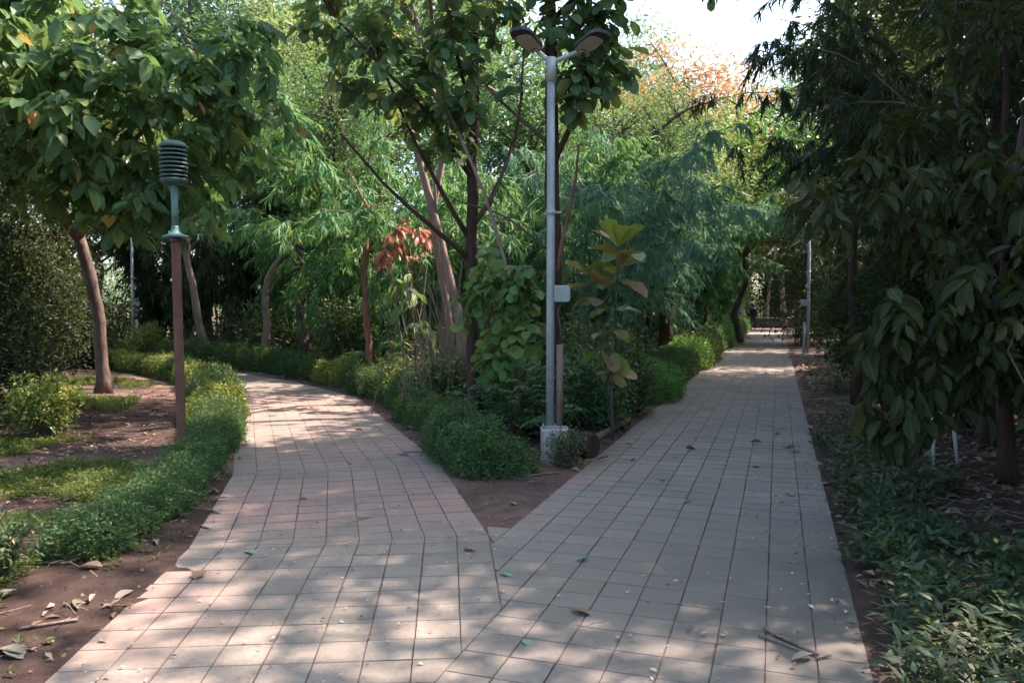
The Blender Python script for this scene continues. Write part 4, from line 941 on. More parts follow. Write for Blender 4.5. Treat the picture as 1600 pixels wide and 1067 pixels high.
for a, b, c in ((-.3, -.2, 1.8), (.3, -.3, 2.2), (.0, .3, 2.4), (-.5, .2, 1.3)):
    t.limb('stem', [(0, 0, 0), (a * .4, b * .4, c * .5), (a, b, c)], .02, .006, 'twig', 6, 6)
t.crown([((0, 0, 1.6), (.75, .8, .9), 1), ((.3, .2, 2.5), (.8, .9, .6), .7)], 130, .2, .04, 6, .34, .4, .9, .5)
t.finish(T_BIG, T_BROAD, 'big_shaded', .16, .40, 240)

# ------------------------------------------------------------------ bamboo
B1 = bamboo_proto(101, 'bamboo', H=8.0, nc=15, lean=.24, arch=.7, start=.22)
B2 = bamboo_proto(102, 'bamboo', H=7.2, nc=15, lean=.30, arch=.9, start=.18)
B3 = bamboo_proto(103, 'bamboo_shaded', H=8.8, nc=14, lean=.20, arch=.6, start=.16, leafL=.26, nodes=22)
B4 = bamboo_proto(104, 'bamboo_teal', H=7.0, nc=16, lean=.30, arch=.85, start=.27, leafL=.26)
GL, GC, GR = 'bamboo clumps left of centre', 'bamboo clumps beside the straight path', 'dark bamboo along the right side'
bamboo(B1, 'tall bamboo clump left of centre, drooping over the far hedge', (-4.0, 19.8), .3, 1.0, None, GL)
bamboo(B2, 'bamboo clump directly behind the red-leaved sapling', (-1.9, 17.0), 1.7, .95, None, GL)
bamboo(B2, 'shaded bamboo clump behind the crooked pale trunk', (-6.6, 25.5), 4.0, 1.1, 'bamboo', GL)
bamboo(B1, 'bamboo clump behind the lantern post, partly behind tree leaves', (-10.0, 27.0), 2.2, 1.15, 'bamboo_shaded', GL)
bamboo(B4, 'blue-green bamboo clump right of the lamp, behind the large-leaved sapling', (1.9, 16.6), .8, .95, None, GC)
bamboo(B4, 'blue-green bamboo clump beside the straight path, left of the dark trunk', (3.1, 20.6), 3.1, 1.05, None, GC)
bamboo(B2, 'bamboo clump right of the dark trunk, arching towards the path', (4.6, 25.4), 5.0, 1.15, 'bamboo_teal', GC)
bamboo(B1, 'bamboo clump behind the lamp pole between the two round-leaved trees', (.2, 17.5), 2.5, .9, 'bamboo', GC)
bamboo(B4, 'distant bamboo clump overhanging the left edge of the far path', (7.4, 34), 1.0, 1.25, 'bamboo', GC)
bamboo(B2, 'last bamboo clump before the path end on its left side', (11.4, 46), 2.0, 1.4, 'bamboo', GC)
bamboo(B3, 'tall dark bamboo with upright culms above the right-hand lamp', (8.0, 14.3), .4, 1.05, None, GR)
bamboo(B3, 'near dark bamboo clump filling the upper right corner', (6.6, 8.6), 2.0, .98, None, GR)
bamboo(B1, 'dark bamboo clump hanging over the right verge between lamp and corner', (7.0, 11.4), 4.4, .95, 'bamboo_shaded', GR)
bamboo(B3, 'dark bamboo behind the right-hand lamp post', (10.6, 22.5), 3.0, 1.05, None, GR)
bamboo(B2, 'dark bamboo overhanging the right edge of the far path', (13.6, 31), 1.2, 1.15, 'bamboo_shaded', GR)
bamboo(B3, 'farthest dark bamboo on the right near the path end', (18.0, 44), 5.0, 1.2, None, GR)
bamboo(B1, 'dark bamboo deep behind the stool on the right', (10.2, 16.5), 1.0, 1.1, 'bamboo_shaded', GR)

for k, (x, y, sc, where) in enumerate(((-8.6, 30.5, 1.1, 'behind the leaning grey trunk'), (-4.6, 26.5, 1.0, 'in the second row left of the reddish trunk'), (-1.2, 24.0, 1.0, 'in the second row behind the pale leaning trunk'),
        (2.2, 26.5, 1.05, 'in the second row right of the lamp pole'), (-13.2, 30.0, 1.1, 'behind the far left lamp'), (.6, 32.0, 1.2, 'in the third row behind the lamp'), (4.8, 31.5, 1.15, 'in the second row beside the straight path'))):
    bamboo((B1, B2, B4)[k % 3], 'shaded bamboo clump ' + where, (x, y), 1.1 + 2.3 * k, sc, ('bamboo', 'bamboo_shaded', 'bamboo')[k % 3], 'shaded back row of bamboo')
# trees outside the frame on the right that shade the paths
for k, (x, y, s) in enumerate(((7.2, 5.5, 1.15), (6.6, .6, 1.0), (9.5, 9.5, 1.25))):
    bamboo((B3, B1, B3)[k], ('dark bamboo beyond the right picture edge, level with the near paving', 'dark bamboo beyond the right picture edge, beside the camera', 'dark bamboo beyond the right picture edge, behind the stool')[k], (x, y), 1.3 * k, s, 'bamboo_shaded', GR)

# ------------------------------------------------------------------ background trees
A1 = airy_proto(201); A2 = airy_proto(202, 12, 3.6, 300, 40); A3 = airy_proto(203, 15, 2.8, 260, 40, .28, .3, 'bark_pale'); A4 = airy_proto(204, 9, 3.2, 300, 44, .22, .2)
A5 = airy_proto(205, 8.6, 2.7, 420, 62, .125, .25)
BT = [
 (A5, 'feathery yellow-green tree behind the bend of the left path', (-4.9, 22.5), .6, 1.0, 'fern'),
 (A5, 'feathery yellow-green tree right of the tall canopy, over the lamp-side thicket', (3.6, 24.0), 2.6, 1.0, 'fern'),
 (A2, 'orange-flushed airy tree against the sky right of the lamp heads', (8.9, 43), .4, 1.32, 'orange'),
 (A1, 'orange and yellow treetop lower right of the pale orange crown', (12.4, 48), 1.4, 1.05, 'orange'),
 (A4, 'yellow-green treetop above the blue-green bamboo', (6.6, 33), 1.0, .98, 'yellow'),
 (A4, 'bright yellow-green tree above the straight path, left of the sky gap edge', (10.4, 36), 2.0, 1.2, 'hedge_bright'),
 (A4, 'sunlit yellow tree behind the lamp pole', (2.6, 30), 3.0, 1.05, 'yellow'),
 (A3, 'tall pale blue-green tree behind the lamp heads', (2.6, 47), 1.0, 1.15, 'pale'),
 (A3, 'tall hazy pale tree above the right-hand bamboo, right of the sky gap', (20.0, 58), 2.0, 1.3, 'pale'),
 (A1, 'yellow-flushed hazy tree over the far end of the path', (16.5, 60), 4.0, 1.25, 'yellow'),
 (A1, 'yellow-green tree lit from above between the left tree and the dark trunk', (-6.6, 27.5), .7, .95, 'yellow'),
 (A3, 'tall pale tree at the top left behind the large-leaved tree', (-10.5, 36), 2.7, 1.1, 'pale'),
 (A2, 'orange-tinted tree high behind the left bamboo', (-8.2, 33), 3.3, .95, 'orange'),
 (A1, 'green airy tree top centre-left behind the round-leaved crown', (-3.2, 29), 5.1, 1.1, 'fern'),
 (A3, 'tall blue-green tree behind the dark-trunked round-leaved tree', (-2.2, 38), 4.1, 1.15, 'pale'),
 (A2, 'dense green tree behind the left bed shrubs', (-15.5, 24), 1.1, 1.0, 'shrub'),
 (A2, 'dark green tree at the far left behind the forked trunk', (-12.2, 19), 4.4, .85, 'shrub'),
 (A4, 'small dark tree at the left edge behind the leafy shrub', (-10.0, 13.5), 2.4, .9, 'shrub'),
 (A2, 'dark tree rising behind the right-hand bamboo', (14.5, 18), .9, 1.0, 'shrub'),
 (A2, 'dark tree canopy leaning over the right side of the far path', (15.5, 37), 1.9, 1.0, 'shrub'),
 (A2, 'dark green tree closing the view above the low wall', (19.5, 72), 2.9, 1.1, 'shrub'),
 (A1, 'green tree beyond the wall left of the far path', (12.5, 70), 3.9, 1.1, 'hedge_yellow'),
 (A2, 'green tree beyond the wall right of the far path', (28, 70), 3.9, 1.2, 'shrub'),
 (A1, 'mid green tree standing behind the central bamboo', (.2, 24.5), 3.9, .8, 'fern'),
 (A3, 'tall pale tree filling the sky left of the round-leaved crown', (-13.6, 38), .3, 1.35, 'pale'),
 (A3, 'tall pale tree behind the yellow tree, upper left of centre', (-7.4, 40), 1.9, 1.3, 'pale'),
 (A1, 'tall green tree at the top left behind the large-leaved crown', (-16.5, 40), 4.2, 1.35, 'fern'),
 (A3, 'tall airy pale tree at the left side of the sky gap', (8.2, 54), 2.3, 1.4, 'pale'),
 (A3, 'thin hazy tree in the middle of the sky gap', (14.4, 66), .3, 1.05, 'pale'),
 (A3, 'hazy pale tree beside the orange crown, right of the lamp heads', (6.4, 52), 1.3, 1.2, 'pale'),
 (A4, 'dark tree added at the upper left picture corner to shade the near ground', (-5.6, 3.9), 1.3, 1.0, 'shrub_shaded'),  # added tree, cuts the skylight on the near left ground
 (A4, 'dark tree added outside the near right picture edge to shade the verge', (6.0, 1.9), 2.6, 1.0, 'shrub_shaded'),  # added out of view to keep light off the near right
 (A4, 'dark low tree hanging over the far right side of the path', (14.8, 41), 3.6, 1.0, 'shrub'),
 (A4, 'dark low tree behind the low wall', (21.5, 67), 4.6, 1.2, 'shrub'),
 (A2, 'green tree closing the left path behind its bend', (-19, 36), 3.9, 1.1, 'shrub'),
 (A4, 'dark bushy tree left of the pale far lamp', (-15.0, 27), 5.9, 1.0, 'shrub'),
 (A4, 'dark bushy tree at the far left picture edge behind the shrub', (-13.2, 15.5), .9, 1.0, 'shrub'),
 (A4, 'green bushy tree behind the pale far lamp', (-14.5, 33), 2.9, 1.2, 'hedge'),
 (A4, 'green bushy tree between the leaning grey trunk and the pale lamp', (-11.8, 31), 1.9, 1.1, 'hedge'),
 (A2, 'green tree far left beyond the dark bushy tree', (-22, 28), 1.9, 1.1, 'shrub'),
]
for pr, lb, loc, rz, sc, m in BT: airy(pr, lb, loc, rz, sc, m)

# tall canopy trees added for shade; crowns close over the paths above the picture
K1 = airy_proto(301, 15.5, 3.6, 330, 40, .32, .5, 'bark_dark', .62); K2 = airy_proto(302, 15.0, 3.4, 300, 42, .32, .5, 'bark_dark', .6)
K3 = airy_proto(303, 12.6, 2.6, 120, 36, .26, .5, 'bark_pale', .5, .075)
for pr, lb, loc, rz, sc in (
 (K3, 'slender pale tree rising between the pale leaning trunk and the red-leaved sapling', (-1.0, 13.6), .8, 1.0),
 (K2, 'tall canopy tree in the right-hand bamboo, nearest to the thin dark trunk', (9.0, 16.0), .7, 1.0),
 (K1, 'tall dark-trunked canopy tree behind the stool at the right', (8.0, 10.2), .3, 1.0),
 (K2, 'tall canopy tree in the right-hand bamboo, left of the stool tree', (7.9, 12.4), 2.0, 1.0),
 (K1, 'tall canopy tree right of the straight path behind the lamp', (11.6, 19.5), 4.0, 1.0),
 (K2, 'tall canopy tree on the right bordering the sky gap', (13.8, 27.5), 1.0, 1.0),
 (K1, 'tall canopy tree far along the right of the straight path', (17.0, 37.0), 3.0, 1.05),
 (K2, 'tall canopy tree right of the far path near its end', (21.5, 47.0), 2.0, 1.0),
 (K1, 'tall canopy tree right of the low wall', (25.0, 57.0), 1.0, 1.0)):
    airy(pr, lb, loc, rz, sc, 'shrub', 'tall canopy trees added for shade')

# ------------------------------------------------------------------ shrubs that read singly
def leafy_shrub(label, loc, rx, h, n, L, mat, T=T_SMALL, WL=.5, name='leafy_shrub', seed=1, group=None):
    r = np.random.default_rng(seed); o = tag(empty(name, (loc[0], loc[1], gz(loc[0], loc[1]) - .03)), label, 'shrub', group)
    nb = 26; bl = nrmz(r.normal(size=(nb, 3))) * np.array([rx * .75, rx * .75, h * .42]) * r.random((nb, 1)) ** .4 + np.array([0, 0, h * .52])
    k = r.integers(0, nb, n); d = nrmz(r.normal(size=(n, 3))); pos = bl[k] + d * (np.array([rx, rx, h * .6]) * .42) * (r.random((n, 1)) ** .45); pos[:, 2] = np.maximum(pos[:, 2], .02)
    g = Geo(); LL = L * r.uniform(.6, 1.2, n); add_leaves(g, T, pos, d * .8 + r.normal(0, .5, (n, 3)) + np.array([0, 0, .05]), UP + d * .4 + r.normal(0, .4, (n, 3)), LL, LL * WL); f = g.build('foliage', M[mat], o); f['kind'] = 'stuff'
    m = 70; tip = bl[r.integers(0, nb, m)] + r.normal(0, rx * .2, (m, 3)); b = np.c_[r.normal(0, rx * .15, (m, 2)), np.zeros(m)]
    P = b[:, None] + (tip - b)[:, None] * np.linspace(0, 1, 5)[None, :, None] + r.normal(0, .03, (m, 5, 3)); P[:, 0, 2] = -.03
    gt = Geo(); tubes_thin(gt, P, .010, .003); s = gt.build('stems', M['twig'], o); s['kind'] = 'stuff'
    return o
leafy_shrub('tall dense small-leaved dark shrub at the left edge', (-6.75, 10.0), 1.2, 3.5, 20000, .075, 'shrub_shaded', seed=5)
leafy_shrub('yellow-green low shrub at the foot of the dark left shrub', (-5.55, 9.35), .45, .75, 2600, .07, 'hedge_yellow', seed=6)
leafy_shrub('dark shrub behind the left bed beyond the forked trunk', (-10.3, 17.2), 1.7, 4.0, 12000, .11, 'shrub_shaded', seed=7)
leafy_shrub('dark round shrub between the forked trunk and the pale far lamp', (-11.2, 20.8), 1.2, 2.6, 9000, .10, 'shrub_shaded', seed=17)
leafy_shrub('dark tall shrub behind the forked trunk, to its left', (-12.2, 20.5), 1.9, 4.4, 12000, .13, 'shrub_shaded', seed=18)
leafy_shrub('scrappy thin-leaved small shrub growing against the lamp plinth corner', (.56, 7.84), .24, .42, 620, .045, 'hedge', seed=29)
leafy_shrub('green feathery bush right behind the dark log', (1.12, 10.45), .60, 1.0, 4200, .07, 'fern', seed=19)
leafy_shrub('low green bush between the feathery bush and the bright shrub', (1.72, 11.9), .55, .75, 3400, .06, 'hedge', seed=20)
leafy_shrub('dark leafy bush behind the teak-leaved sapling', (1.3, 11.9), .8, 1.5, 5000, .09, 'shrub', seed=21)
leafy_shrub('tangled bush at the foot of the pale leaning trunk', (-.85, 11.5), .6, .9, 3000, .08, 'shrub', seed=22)
leafy_shrub('yellow-green leafy bush below the red-leaved sapling', (-1.85, 13.2), .5, .8, 2200, .10, 'hedge_yellow', T_BAM, .16, seed=23)
leafy_shrub('shaded bush behind the hedge left of the reddish trunk', (-3.5, 17.6), .9, 1.9, 5000, .11, 'shrub', seed=24)
leafy_shrub('small bright shrub beside the pale lamp at the far left', (-11.2, 24.3), .7, 1.1, 3000, .08, 'hedge_yellow', seed=8)
leafy_shrub('blue-green shrub at the foot of the right-hand lamp', (8.9, 20.4), .8, 1.1, 4000, .10, 'fern', seed=9)
leafy_shrub('dark shrub wall behind the right-hand lamp', (11.0, 25.5), 2.0, 4.2, 9000, .16, 'shrub', seed=10)
leafy_shrub('dark shrub hanging over the right side of the path beyond the lamp', (12.4, 33.5), 2.1, 5.5, 9000, .2, 'shrub', seed=13)
leafy_shrub('dark bush closing the view left behind the low wall', (18.3, 66.5), 2.2, 5.0, 6000, .3, 'shrub_shaded', seed=25)
leafy_shrub('dark bush closing the view right behind the low wall', (22.0, 65.5), 2.4, 6.0, 6000, .3, 'shrub_shaded', seed=26)
leafy_shrub('scruffy dark plant at the left picture edge beyond the hedge end', (-3.05, 4.45), .34, .42, 1500, .05, 'shrub', seed=27)
leafy_shrub('scruffy low plant in the lower left corner on the dark soil', (-2.62, 3.78), .20, .22, 500, .045, 'shrub_shaded', seed=28)
leafy_shrub('dark tangled shrub behind the white stool', (6.0, 10.2), 1.5, 2.8, 12000, .10, 'shrub_shaded', seed=11)
leafy_shrub('black-green tangled shrub right of the stool', (5.5, 7.0), 1.1, 2.9, 11000, .085, 'shrub_shaded', seed=12)
leafy_shrub('black-green shrub above the picture edge at the right', (5.1, 5.0), 1.1, 3.0, 10000, .09, 'shrub_shaded', seed=14)
leafy_shrub('grey-green shrub in the middle distance behind the right verge', (7.3, 15.5), 1.3, 2.6, 9000, .11, 'shrub_shaded', seed=15)

# ------------------------------------------------------------------ ground cover and undergrowth
def scatter(n, box_, keep):
    x = R.uniform(box_[0], box_[1], n); y = R.uniform(box_[2], box_[3], n); k = keep(x, y); return x[k], y[k]
def tufts(name, label, x, y, h, nl, L, WL, mat, T=T_BAM, up=.5, kind='stuff', spread=.10, cat='plants'):
    n = len(x); z = ground_z(x, y); a = R.uniform(0, 6.283, (n, nl)); hh = (h * R.uniform(.4, 1.2, n))[:, None] * R.random((n, nl))
    out = np.stack([np.cos(a), np.sin(a), np.zeros_like(a)], -1)
    pos = np.stack([np.repeat(x[:, None], nl, 1), np.repeat(y[:, None], nl, 1), z[:, None] + hh], -1) + out * spread * R.random((n, nl, 1))
    ax = out + UP * (up + R.normal(0, .35, (n, nl))[..., None]); nm = UP - out * .3 + R.normal(0, .3, (n, nl, 3)); LL = (L * R.uniform(.55, 1.2, (n, nl))).ravel()
    g = Geo(); add_leaves(g, T, pos.reshape(-1, 3), ax.reshape(-1, 3), nm.reshape(-1, 3), LL, LL * WL)
    o = g.build(name, M[mat]); tag(o, label, cat, None, kind); return o
def fronds(name, label, x, y, nf, Lf, K, lL, mat, rise=.9, WL=.32, h0=.1, cat='plants'):
    """feathery plants: arching stalks with paired leaflets"""
    n = len(x); z = ground_z(x, y); a = R.uniform(0, 6.283, (n, nf)); ln = Lf * R.uniform(.6, 1.2, (n, nf)); ri = rise * R.uniform(.5, 1.3, (n, nf))
    out = np.stack([np.cos(a), np.sin(a), np.zeros_like(a)], -1); st_ = np.stack([np.repeat(x[:, None], nf, 1), np.repeat(y[:, None], nf, 1), np.repeat(z[:, None], nf, 1) + h0 * R.uniform(.0, 1.6, (n, nf))], -1)
    s = np.linspace(.22, 1, K)
    def cpt(s): return st_[:, :, None] + out[:, :, None] * (ln[..., None] * (s * .8))[..., None] + UP * (ln * ri)[..., None, None] * (s - .62 * s ** 2.2)[None, None, :, None]
    C_ = cpt(s); side = np.stack([-np.sin(a), np.cos(a), np.zeros_like(a)], -1)
    g = Geo(); ll = (lL * (1.15 - .75 * np.abs(s - .4)))[None, None, :] * np.ones((n, nf, 1)) * (ln / Lf)[..., None]
    for sg in (-1, 1):
        ax = side[:, :, None] * sg + out[:, :, None] * .45 + UP * -.22 + R.normal(0, .12, (n, nf, K, 3)); nm = UP + R.normal(0, .25, (n, nf, K, 3))
        add_leaves(g, T_TINY, C_.reshape(-1, 3), ax.reshape(-1, 3), nm.reshape(-1, 3), ll.ravel(), ll.ravel() * WL)
    P = cpt(np.linspace(0, 1, 5)).reshape(-1, 5, 3); tubes_thin(g, P, .003, .0012, 1)
    o = g.build(name, [M[mat], M['twig']]); tag(o, label, cat, None, 'stuff'); return o

sC = lambda x, y: x * NC[0] + y * NC[1]
# right verge herbs
x, y = scatter(5200, (1.3, 5.2, 2.4, 9.6), lambda x, y: (sC(x, y) > S1 + .10 + .07 * vnoise(x, y, .4, 5)) & (sC(x, y) < S1 + .85 + .25 * vnoise(x, y, .8, 6)) & (vnoise(x, y, .9, 7) > -.75))
tufts('ground_cover', 'knee-low leafy herbs along the right edge of the straight path', x, y, .22, 9, .095, .26, 'herb', T_BAM, .35, spread=.06)
x, y = scatter(900, (3.0, 9, 9.5, 22), lambda x, y: (sC(x, y) > S1 + .3) & (sC(x, y) < S1 + 1.6) & (vnoise(x, y, 1.2, 17) > .1))
tufts('ground_cover', 'low bright plants on the right verge near the lamp', x, y, .25, 10, .13, .26, 'herb', T_BAM, .4, spread=.1)
# left bed cover
bedk = lambda x, y: (path_clear(x, y) > .75)
x, y = scatter(15000, (-6.6, -2.6, 3.6, 9.2), lambda x, y: bedk(x, y) & (vnoise(x, y, .9, 21) > -.15) & (np.hypot(x + 4.4, y - 8.6) > .75) & (np.hypot(x + 4.9, y - 7.9) > .45))
tufts('ground_cover', 'low spreading green cover in the near left bed', x, y, .06, 7, .038, .55, 'cover', T_TINY, .5, spread=.06)
x, y = scatter(9000, (-10.5, -4.5, 9.2, 17), lambda x, y: bedk(x, y) & (vnoise(x, y, 1.3, 23) > .0) & (x < -4.9 - (y - 9.5) * .36))
tufts('ground_cover', 'short yellow-green grass round the foot of the forked trunk', x, y, .05, 7, .13, .09, 'cover', T_BAM, 1.2, spread=.06)
# fork wedge: feathery and broad undergrowth
wedge = lambda x, y: (sC(x, y) < S0 - .55) & (path_clear(x, y) > .75)
x, y = scatter(330, (-.2, 2.2, 8.6, 12.8), lambda x, y: wedge(x, y) & (y > 8.8))
fronds('undergrowth', 'feathery green undergrowth behind the lamp at the fork', x, y, 9, .48, 11, .085, 'fern', 1.15, .34, .42)
x, y = scatter(420, (-4.5, 3.8, 10.8, 20), lambda x, y: wedge(x, y))
fronds('undergrowth', 'feathery plants on the shaded floor of the central thicket', x, y, 7, .55, 10, .10, 'fern', .9, .34, .3)
x, y = scatter(500, (-2.2, 1.6, 9.2, 14.5), lambda x, y: wedge(x, y))
tufts('undergrowth', 'mixed broad leaves in the thicket behind the fork hedge', x, y, .8, 12, .11, .5, 'shrub', T_SMALL, .2, spread=.22)
x, y = scatter(130, (-3.4, -.8, 12.4, 16.5), lambda x, y: wedge(x, y))
tufts('undergrowth', 'yellowish bamboo-like shoots below the red-leaved sapling', x, y, 1.1, 22, .20, .12, 'hedge_yellow', T_BAM, .0, spread=.25)
x, y = scatter(2200, (-3.0, 3.5, 9.4, 14.5), lambda x, y: (path_clear(x, y) > .12) & (path_clear(x, y) < .6) & (vnoise(x, y, .7, 31) > .0))
tufts('ground_cover', 'weeds at the paving edges near the fork', x, y, .05, 6, .05, .5, 'cover', T_TINY, .5, spread=.05)

# dark mass of leaves that closes the view low down between the trunks
def mass(name, label, areas, mat, L, per, seed):
    r = np.random.default_rng(seed); g = Geo()
    for (x0, x1, y0, y1, n, h0, h1, rad) in areas:
        for k in range(n):
            x, y = r.uniform(x0, x1), r.uniform(y0, y1)
            if float(path_clear(np.array([x]), np.array([y]))[0]) < rad * .9 + .35: continue
            h = r.uniform(h0, h1); d = nrmz(r.normal(size=(per, 3))); pos = np.array([x, y, h * .45]) + d * np.array([rad, rad, h * .55]) * (r.random((per, 1)) ** .4); pos[:, 2] = np.maximum(pos[:, 2], .03)
            LL = L * r.uniform(.6, 1.2, per); add_leaves(g, T_TINY, pos, d + r.normal(0, .5, (per, 3)), UP + d * .4 + r.normal(0, .5, (per, 3)), LL, LL * .42)
    o = g.build(name, M[mat]); tag(o, label, 'thicket', None, 'stuff'); return o
mass('undergrowth', 'shaded mass of shrubs behind the far hedge on the left', [(-22, -3, 22, 34, 75, 1.0, 2.6, .9), (-3, 6, 24, 36, 40, .8, 2.0, .9)], 'shrub', .17, 620, 41)
mass('undergrowth', 'shaded mass of shrubs deep in the left bed', [(-18, -9.5, 12, 24, 60, 1.4, 3.6, .95), (-24, -13, 22, 34, 40, 2, 4, 1.2), (-9, -7.4, 6, 12, 10, .8, 2.0, .7)], 'shrub_shaded', .13, 620, 42)
mass('undergrowth', 'dark mass of shrubs behind the right verge', [(6.0, 13, 6, 20, 46, 1.0, 2.8, .9), (10, 26, 20, 70, 80, 1.0, 3.2, 1.1), (17, 31, 65, 78, 30, 3, 7, 1.6), (3.9, 6, 2.0, 6, 8, .8, 2.2, .6)], 'shrub_shaded', .17, 520, 43)
mass('undergrowth', 'distant leafy mass left of the far path', [(-80, 70, 85, 130, 120, 6, 13, 4.5), (-60, -18, 30, 70, 60, 4, 8, 3.0), (4, 18, 34, 75, 70, 1.0, 3.4, 1.3), (-20, 10, 38, 60, 50, 2, 5, 1.8), (14, 34, 68, 90, 34, 2, 5, 1.8)], 'fern', .30, 360, 44)

# ------------------------------------------------------------------ litter
def litter(name, label, x, y, L, mat, dz=.012, T=T_SMALL, WL=.42, lift=.25):
    n = len(x); on = path_clear(x, y) < 0; z = np.where(on, .002, ground_z(x, y)) + dz * R.random(n)
    a = R.uniform(0, 6.283, n); ax = np.stack([np.cos(a), np.sin(a), R.normal(0, lift, n)], -1); nm = UP + R.normal(0, lift, (n, 3)); LL = L * R.uniform(.4, 1.3, n)
    g = Geo(); add_leaves(g, T, np.stack([x, y, z + .01], -1), ax, nm, LL, LL * WL); o = g.build(name, M[mat]); tag(o, label, 'litter', None, 'stuff'); return o
x, y = scatter(9000, (2, 8, 3, 22), lambda x, y: (sC(x, y) > S1 + .05) & (vnoise(x, y, 1.1, 51) > -.5))
litter('leaf_litter', 'dry brown leaves covering the ground right of the path', x, y, .12, 'dry')
x, y = scatter(9000, (-9, -1.9, 3.0, 18), lambda x, y: (path_clear(x, y) > .02) & (vnoise(x, y, .8, 52) > -.1))
litter('leaf_litter', 'dry leaves scattered on the soil of the left bed', x, y, .06, 'dry')
x, y = scatter(3200, (-6, 6, 7.4, 24), lambda x, y: wedge(x, y) | ((path_clear(x, y) > 0) & (path_clear(x, y) < .5)))
litter('leaf_litter', 'dry leaves on the floor of the central thicket', x, y, .11, 'dry')
x, y = scatter(7000, (-.6, 6, 3.2, 16), lambda x, y: (sC(x, y) < S1) & (sC(x, y) > S0 + .3) & (R.random(len(x)) < np.clip((sC(x, y) - S1 + 1.5) / 1.6, .05, 1) ** 1.6))
litter('leaf_crumbs', 'small dry crumbs and leaf bits on the straight path', x, y, .034, 'crumb', .003, T_TINY, .55, .2)
x, y = scatter(1100, (-3, 0, 3.2, 12), lambda x, y: (path_clear(x, y) < -.05) & (sC(x, y) < S0 + .4))
litter('leaf_crumbs', 'few dry crumbs on the left path', x, y, .026, 'crumb', .003, T_TINY, .55, .2)
x, y = scatter(1500, (-4, 4, 3.2, 14), lambda x, y: np.abs(path_clear(x, y) - .06) < .12)
litter('leaf_crumbs', 'fine litter gathered along the paving edges', x, y, .05, 'dry', .006, T_TINY, .5, .3)
def sticks(name, label, x, y, L, r, mat='drywood'):
    n = len(x); a = R.uniform(0, 6.283, n); l = L * R.uniform(.3, 1.2, n); z = np.maximum(ground_z(x, y), 0) + .012 + .02 * R.random(n)
    d = np.stack([np.cos(a), np.sin(a), R.normal(0, .06, n)], -1); P = np.stack([x, y, z], -1)[:, None] + d[:, None] * (l[:, None] * np.linspace(-.5, .5, 4)[None])[..., None] + R.normal(0, .01, (n, 4, 3)); P[..., 2] = np.maximum(P[..., 2], .008)
    g = Geo(); tubes_thin(g, P, r, r * .5); o = g.build(name, M[mat]); tag(o, label, 'litter', None, 'stuff'); return o
x, y = scatter(700, (2.2, 7, 3, 12), lambda x, y: sC(x, y) > S1 + .25); sticks('fallen_twigs', 'dry sticks lying on the ground right of the path', x, y, .5, .006)
x, y = scatter(420, (-3.8, 1.4, 3.2, 10), lambda x, y: (path_clear(x, y) > .05)); sticks('fallen_twigs', 'thin dry twigs on the soil beside the left path and fork', x, y, .25, .004)
x, y = scatter(60, (-1.5, 5, 3.4, 12), lambda x, y: (path_clear(x, y) < 0)); sticks('fallen_twigs', 'hair-thin twigs on the paving', x, y, .16, .0022)

n = 150; x = R.normal(-.85, .42, n); y = R.normal(12.0, .5, n); hh = R.uniform(.8, 2.6, n); tl_ = R.normal(0, .22, (n, 2))
P = np.stack([np.stack([x + tl_[:, 0] * hh * k, y + tl_[:, 1] * hh * k, hh * k], -1) for k in np.linspace(0, 1, 5)], 1) + R.normal(0, .025, (n, 5, 3))
o = tubes_thin(Geo(), P, .008, .003).build('dry_stems', M['drywood']); tag(o, 'tangle of dry grey upright stems round the pale leaning trunk', 'stems', None, 'stuff')

# pebbles and clods on the bare soil, weeds along its edge
def clods(name, label, x, y, r0, mat):
    n = len(x); z = ground_z(x, y); base = np.array([(1, 0, 0), (-1, 0, 0), (0, 1, 0), (0, -1, 0), (0, 0, .7), (0, 0, -.5)], float); f = np.array([(0, 2, 4), (2, 1, 4), (1, 3, 4), (3, 0, 4), (2, 0, 5), (1, 2, 5), (3, 1, 5), (0, 3, 5)])
    V = base[None] * (r0 * R.uniform(.35, 1.3, (n, 1, 1)) * R.uniform(.6, 1.3, (n, 6, 1))) + np.stack([x, y, z], -1)[:, None]
    o = Geo().add(V.reshape(-1, 3), [(f[None] + (np.arange(n) * 6)[:, None, None]).reshape(-1, 3)]).build(name, M[mat]); tag(o, label, 'stones', None, 'stuff'); return o
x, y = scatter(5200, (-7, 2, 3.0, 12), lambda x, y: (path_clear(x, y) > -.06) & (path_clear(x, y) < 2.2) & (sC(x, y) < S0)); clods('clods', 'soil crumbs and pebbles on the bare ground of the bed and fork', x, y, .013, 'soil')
x, y = scatter(420, (-4, 2, 3.0, 11), lambda x, y: (path_clear(x, y) > -.03) & (path_clear(x, y) < .7) & (sC(x, y) < S0)); clods('pebbles', 'pale pebbles along the paving edge', x, y, .012, 'drywood')
x, y = scatter(900, (-4.2, -1.9, 3.0, 12), lambda x, y: (path_clear(x, y) > .0) & (path_clear(x, y) < .5) & (vnoise(x, y, .5, 71) > .35))
tufts('weeds', 'small weeds on the soil strip beside the left paving', x, y, .04, 6, .045, .45, 'cover', T_TINY, .5, spread=.04)
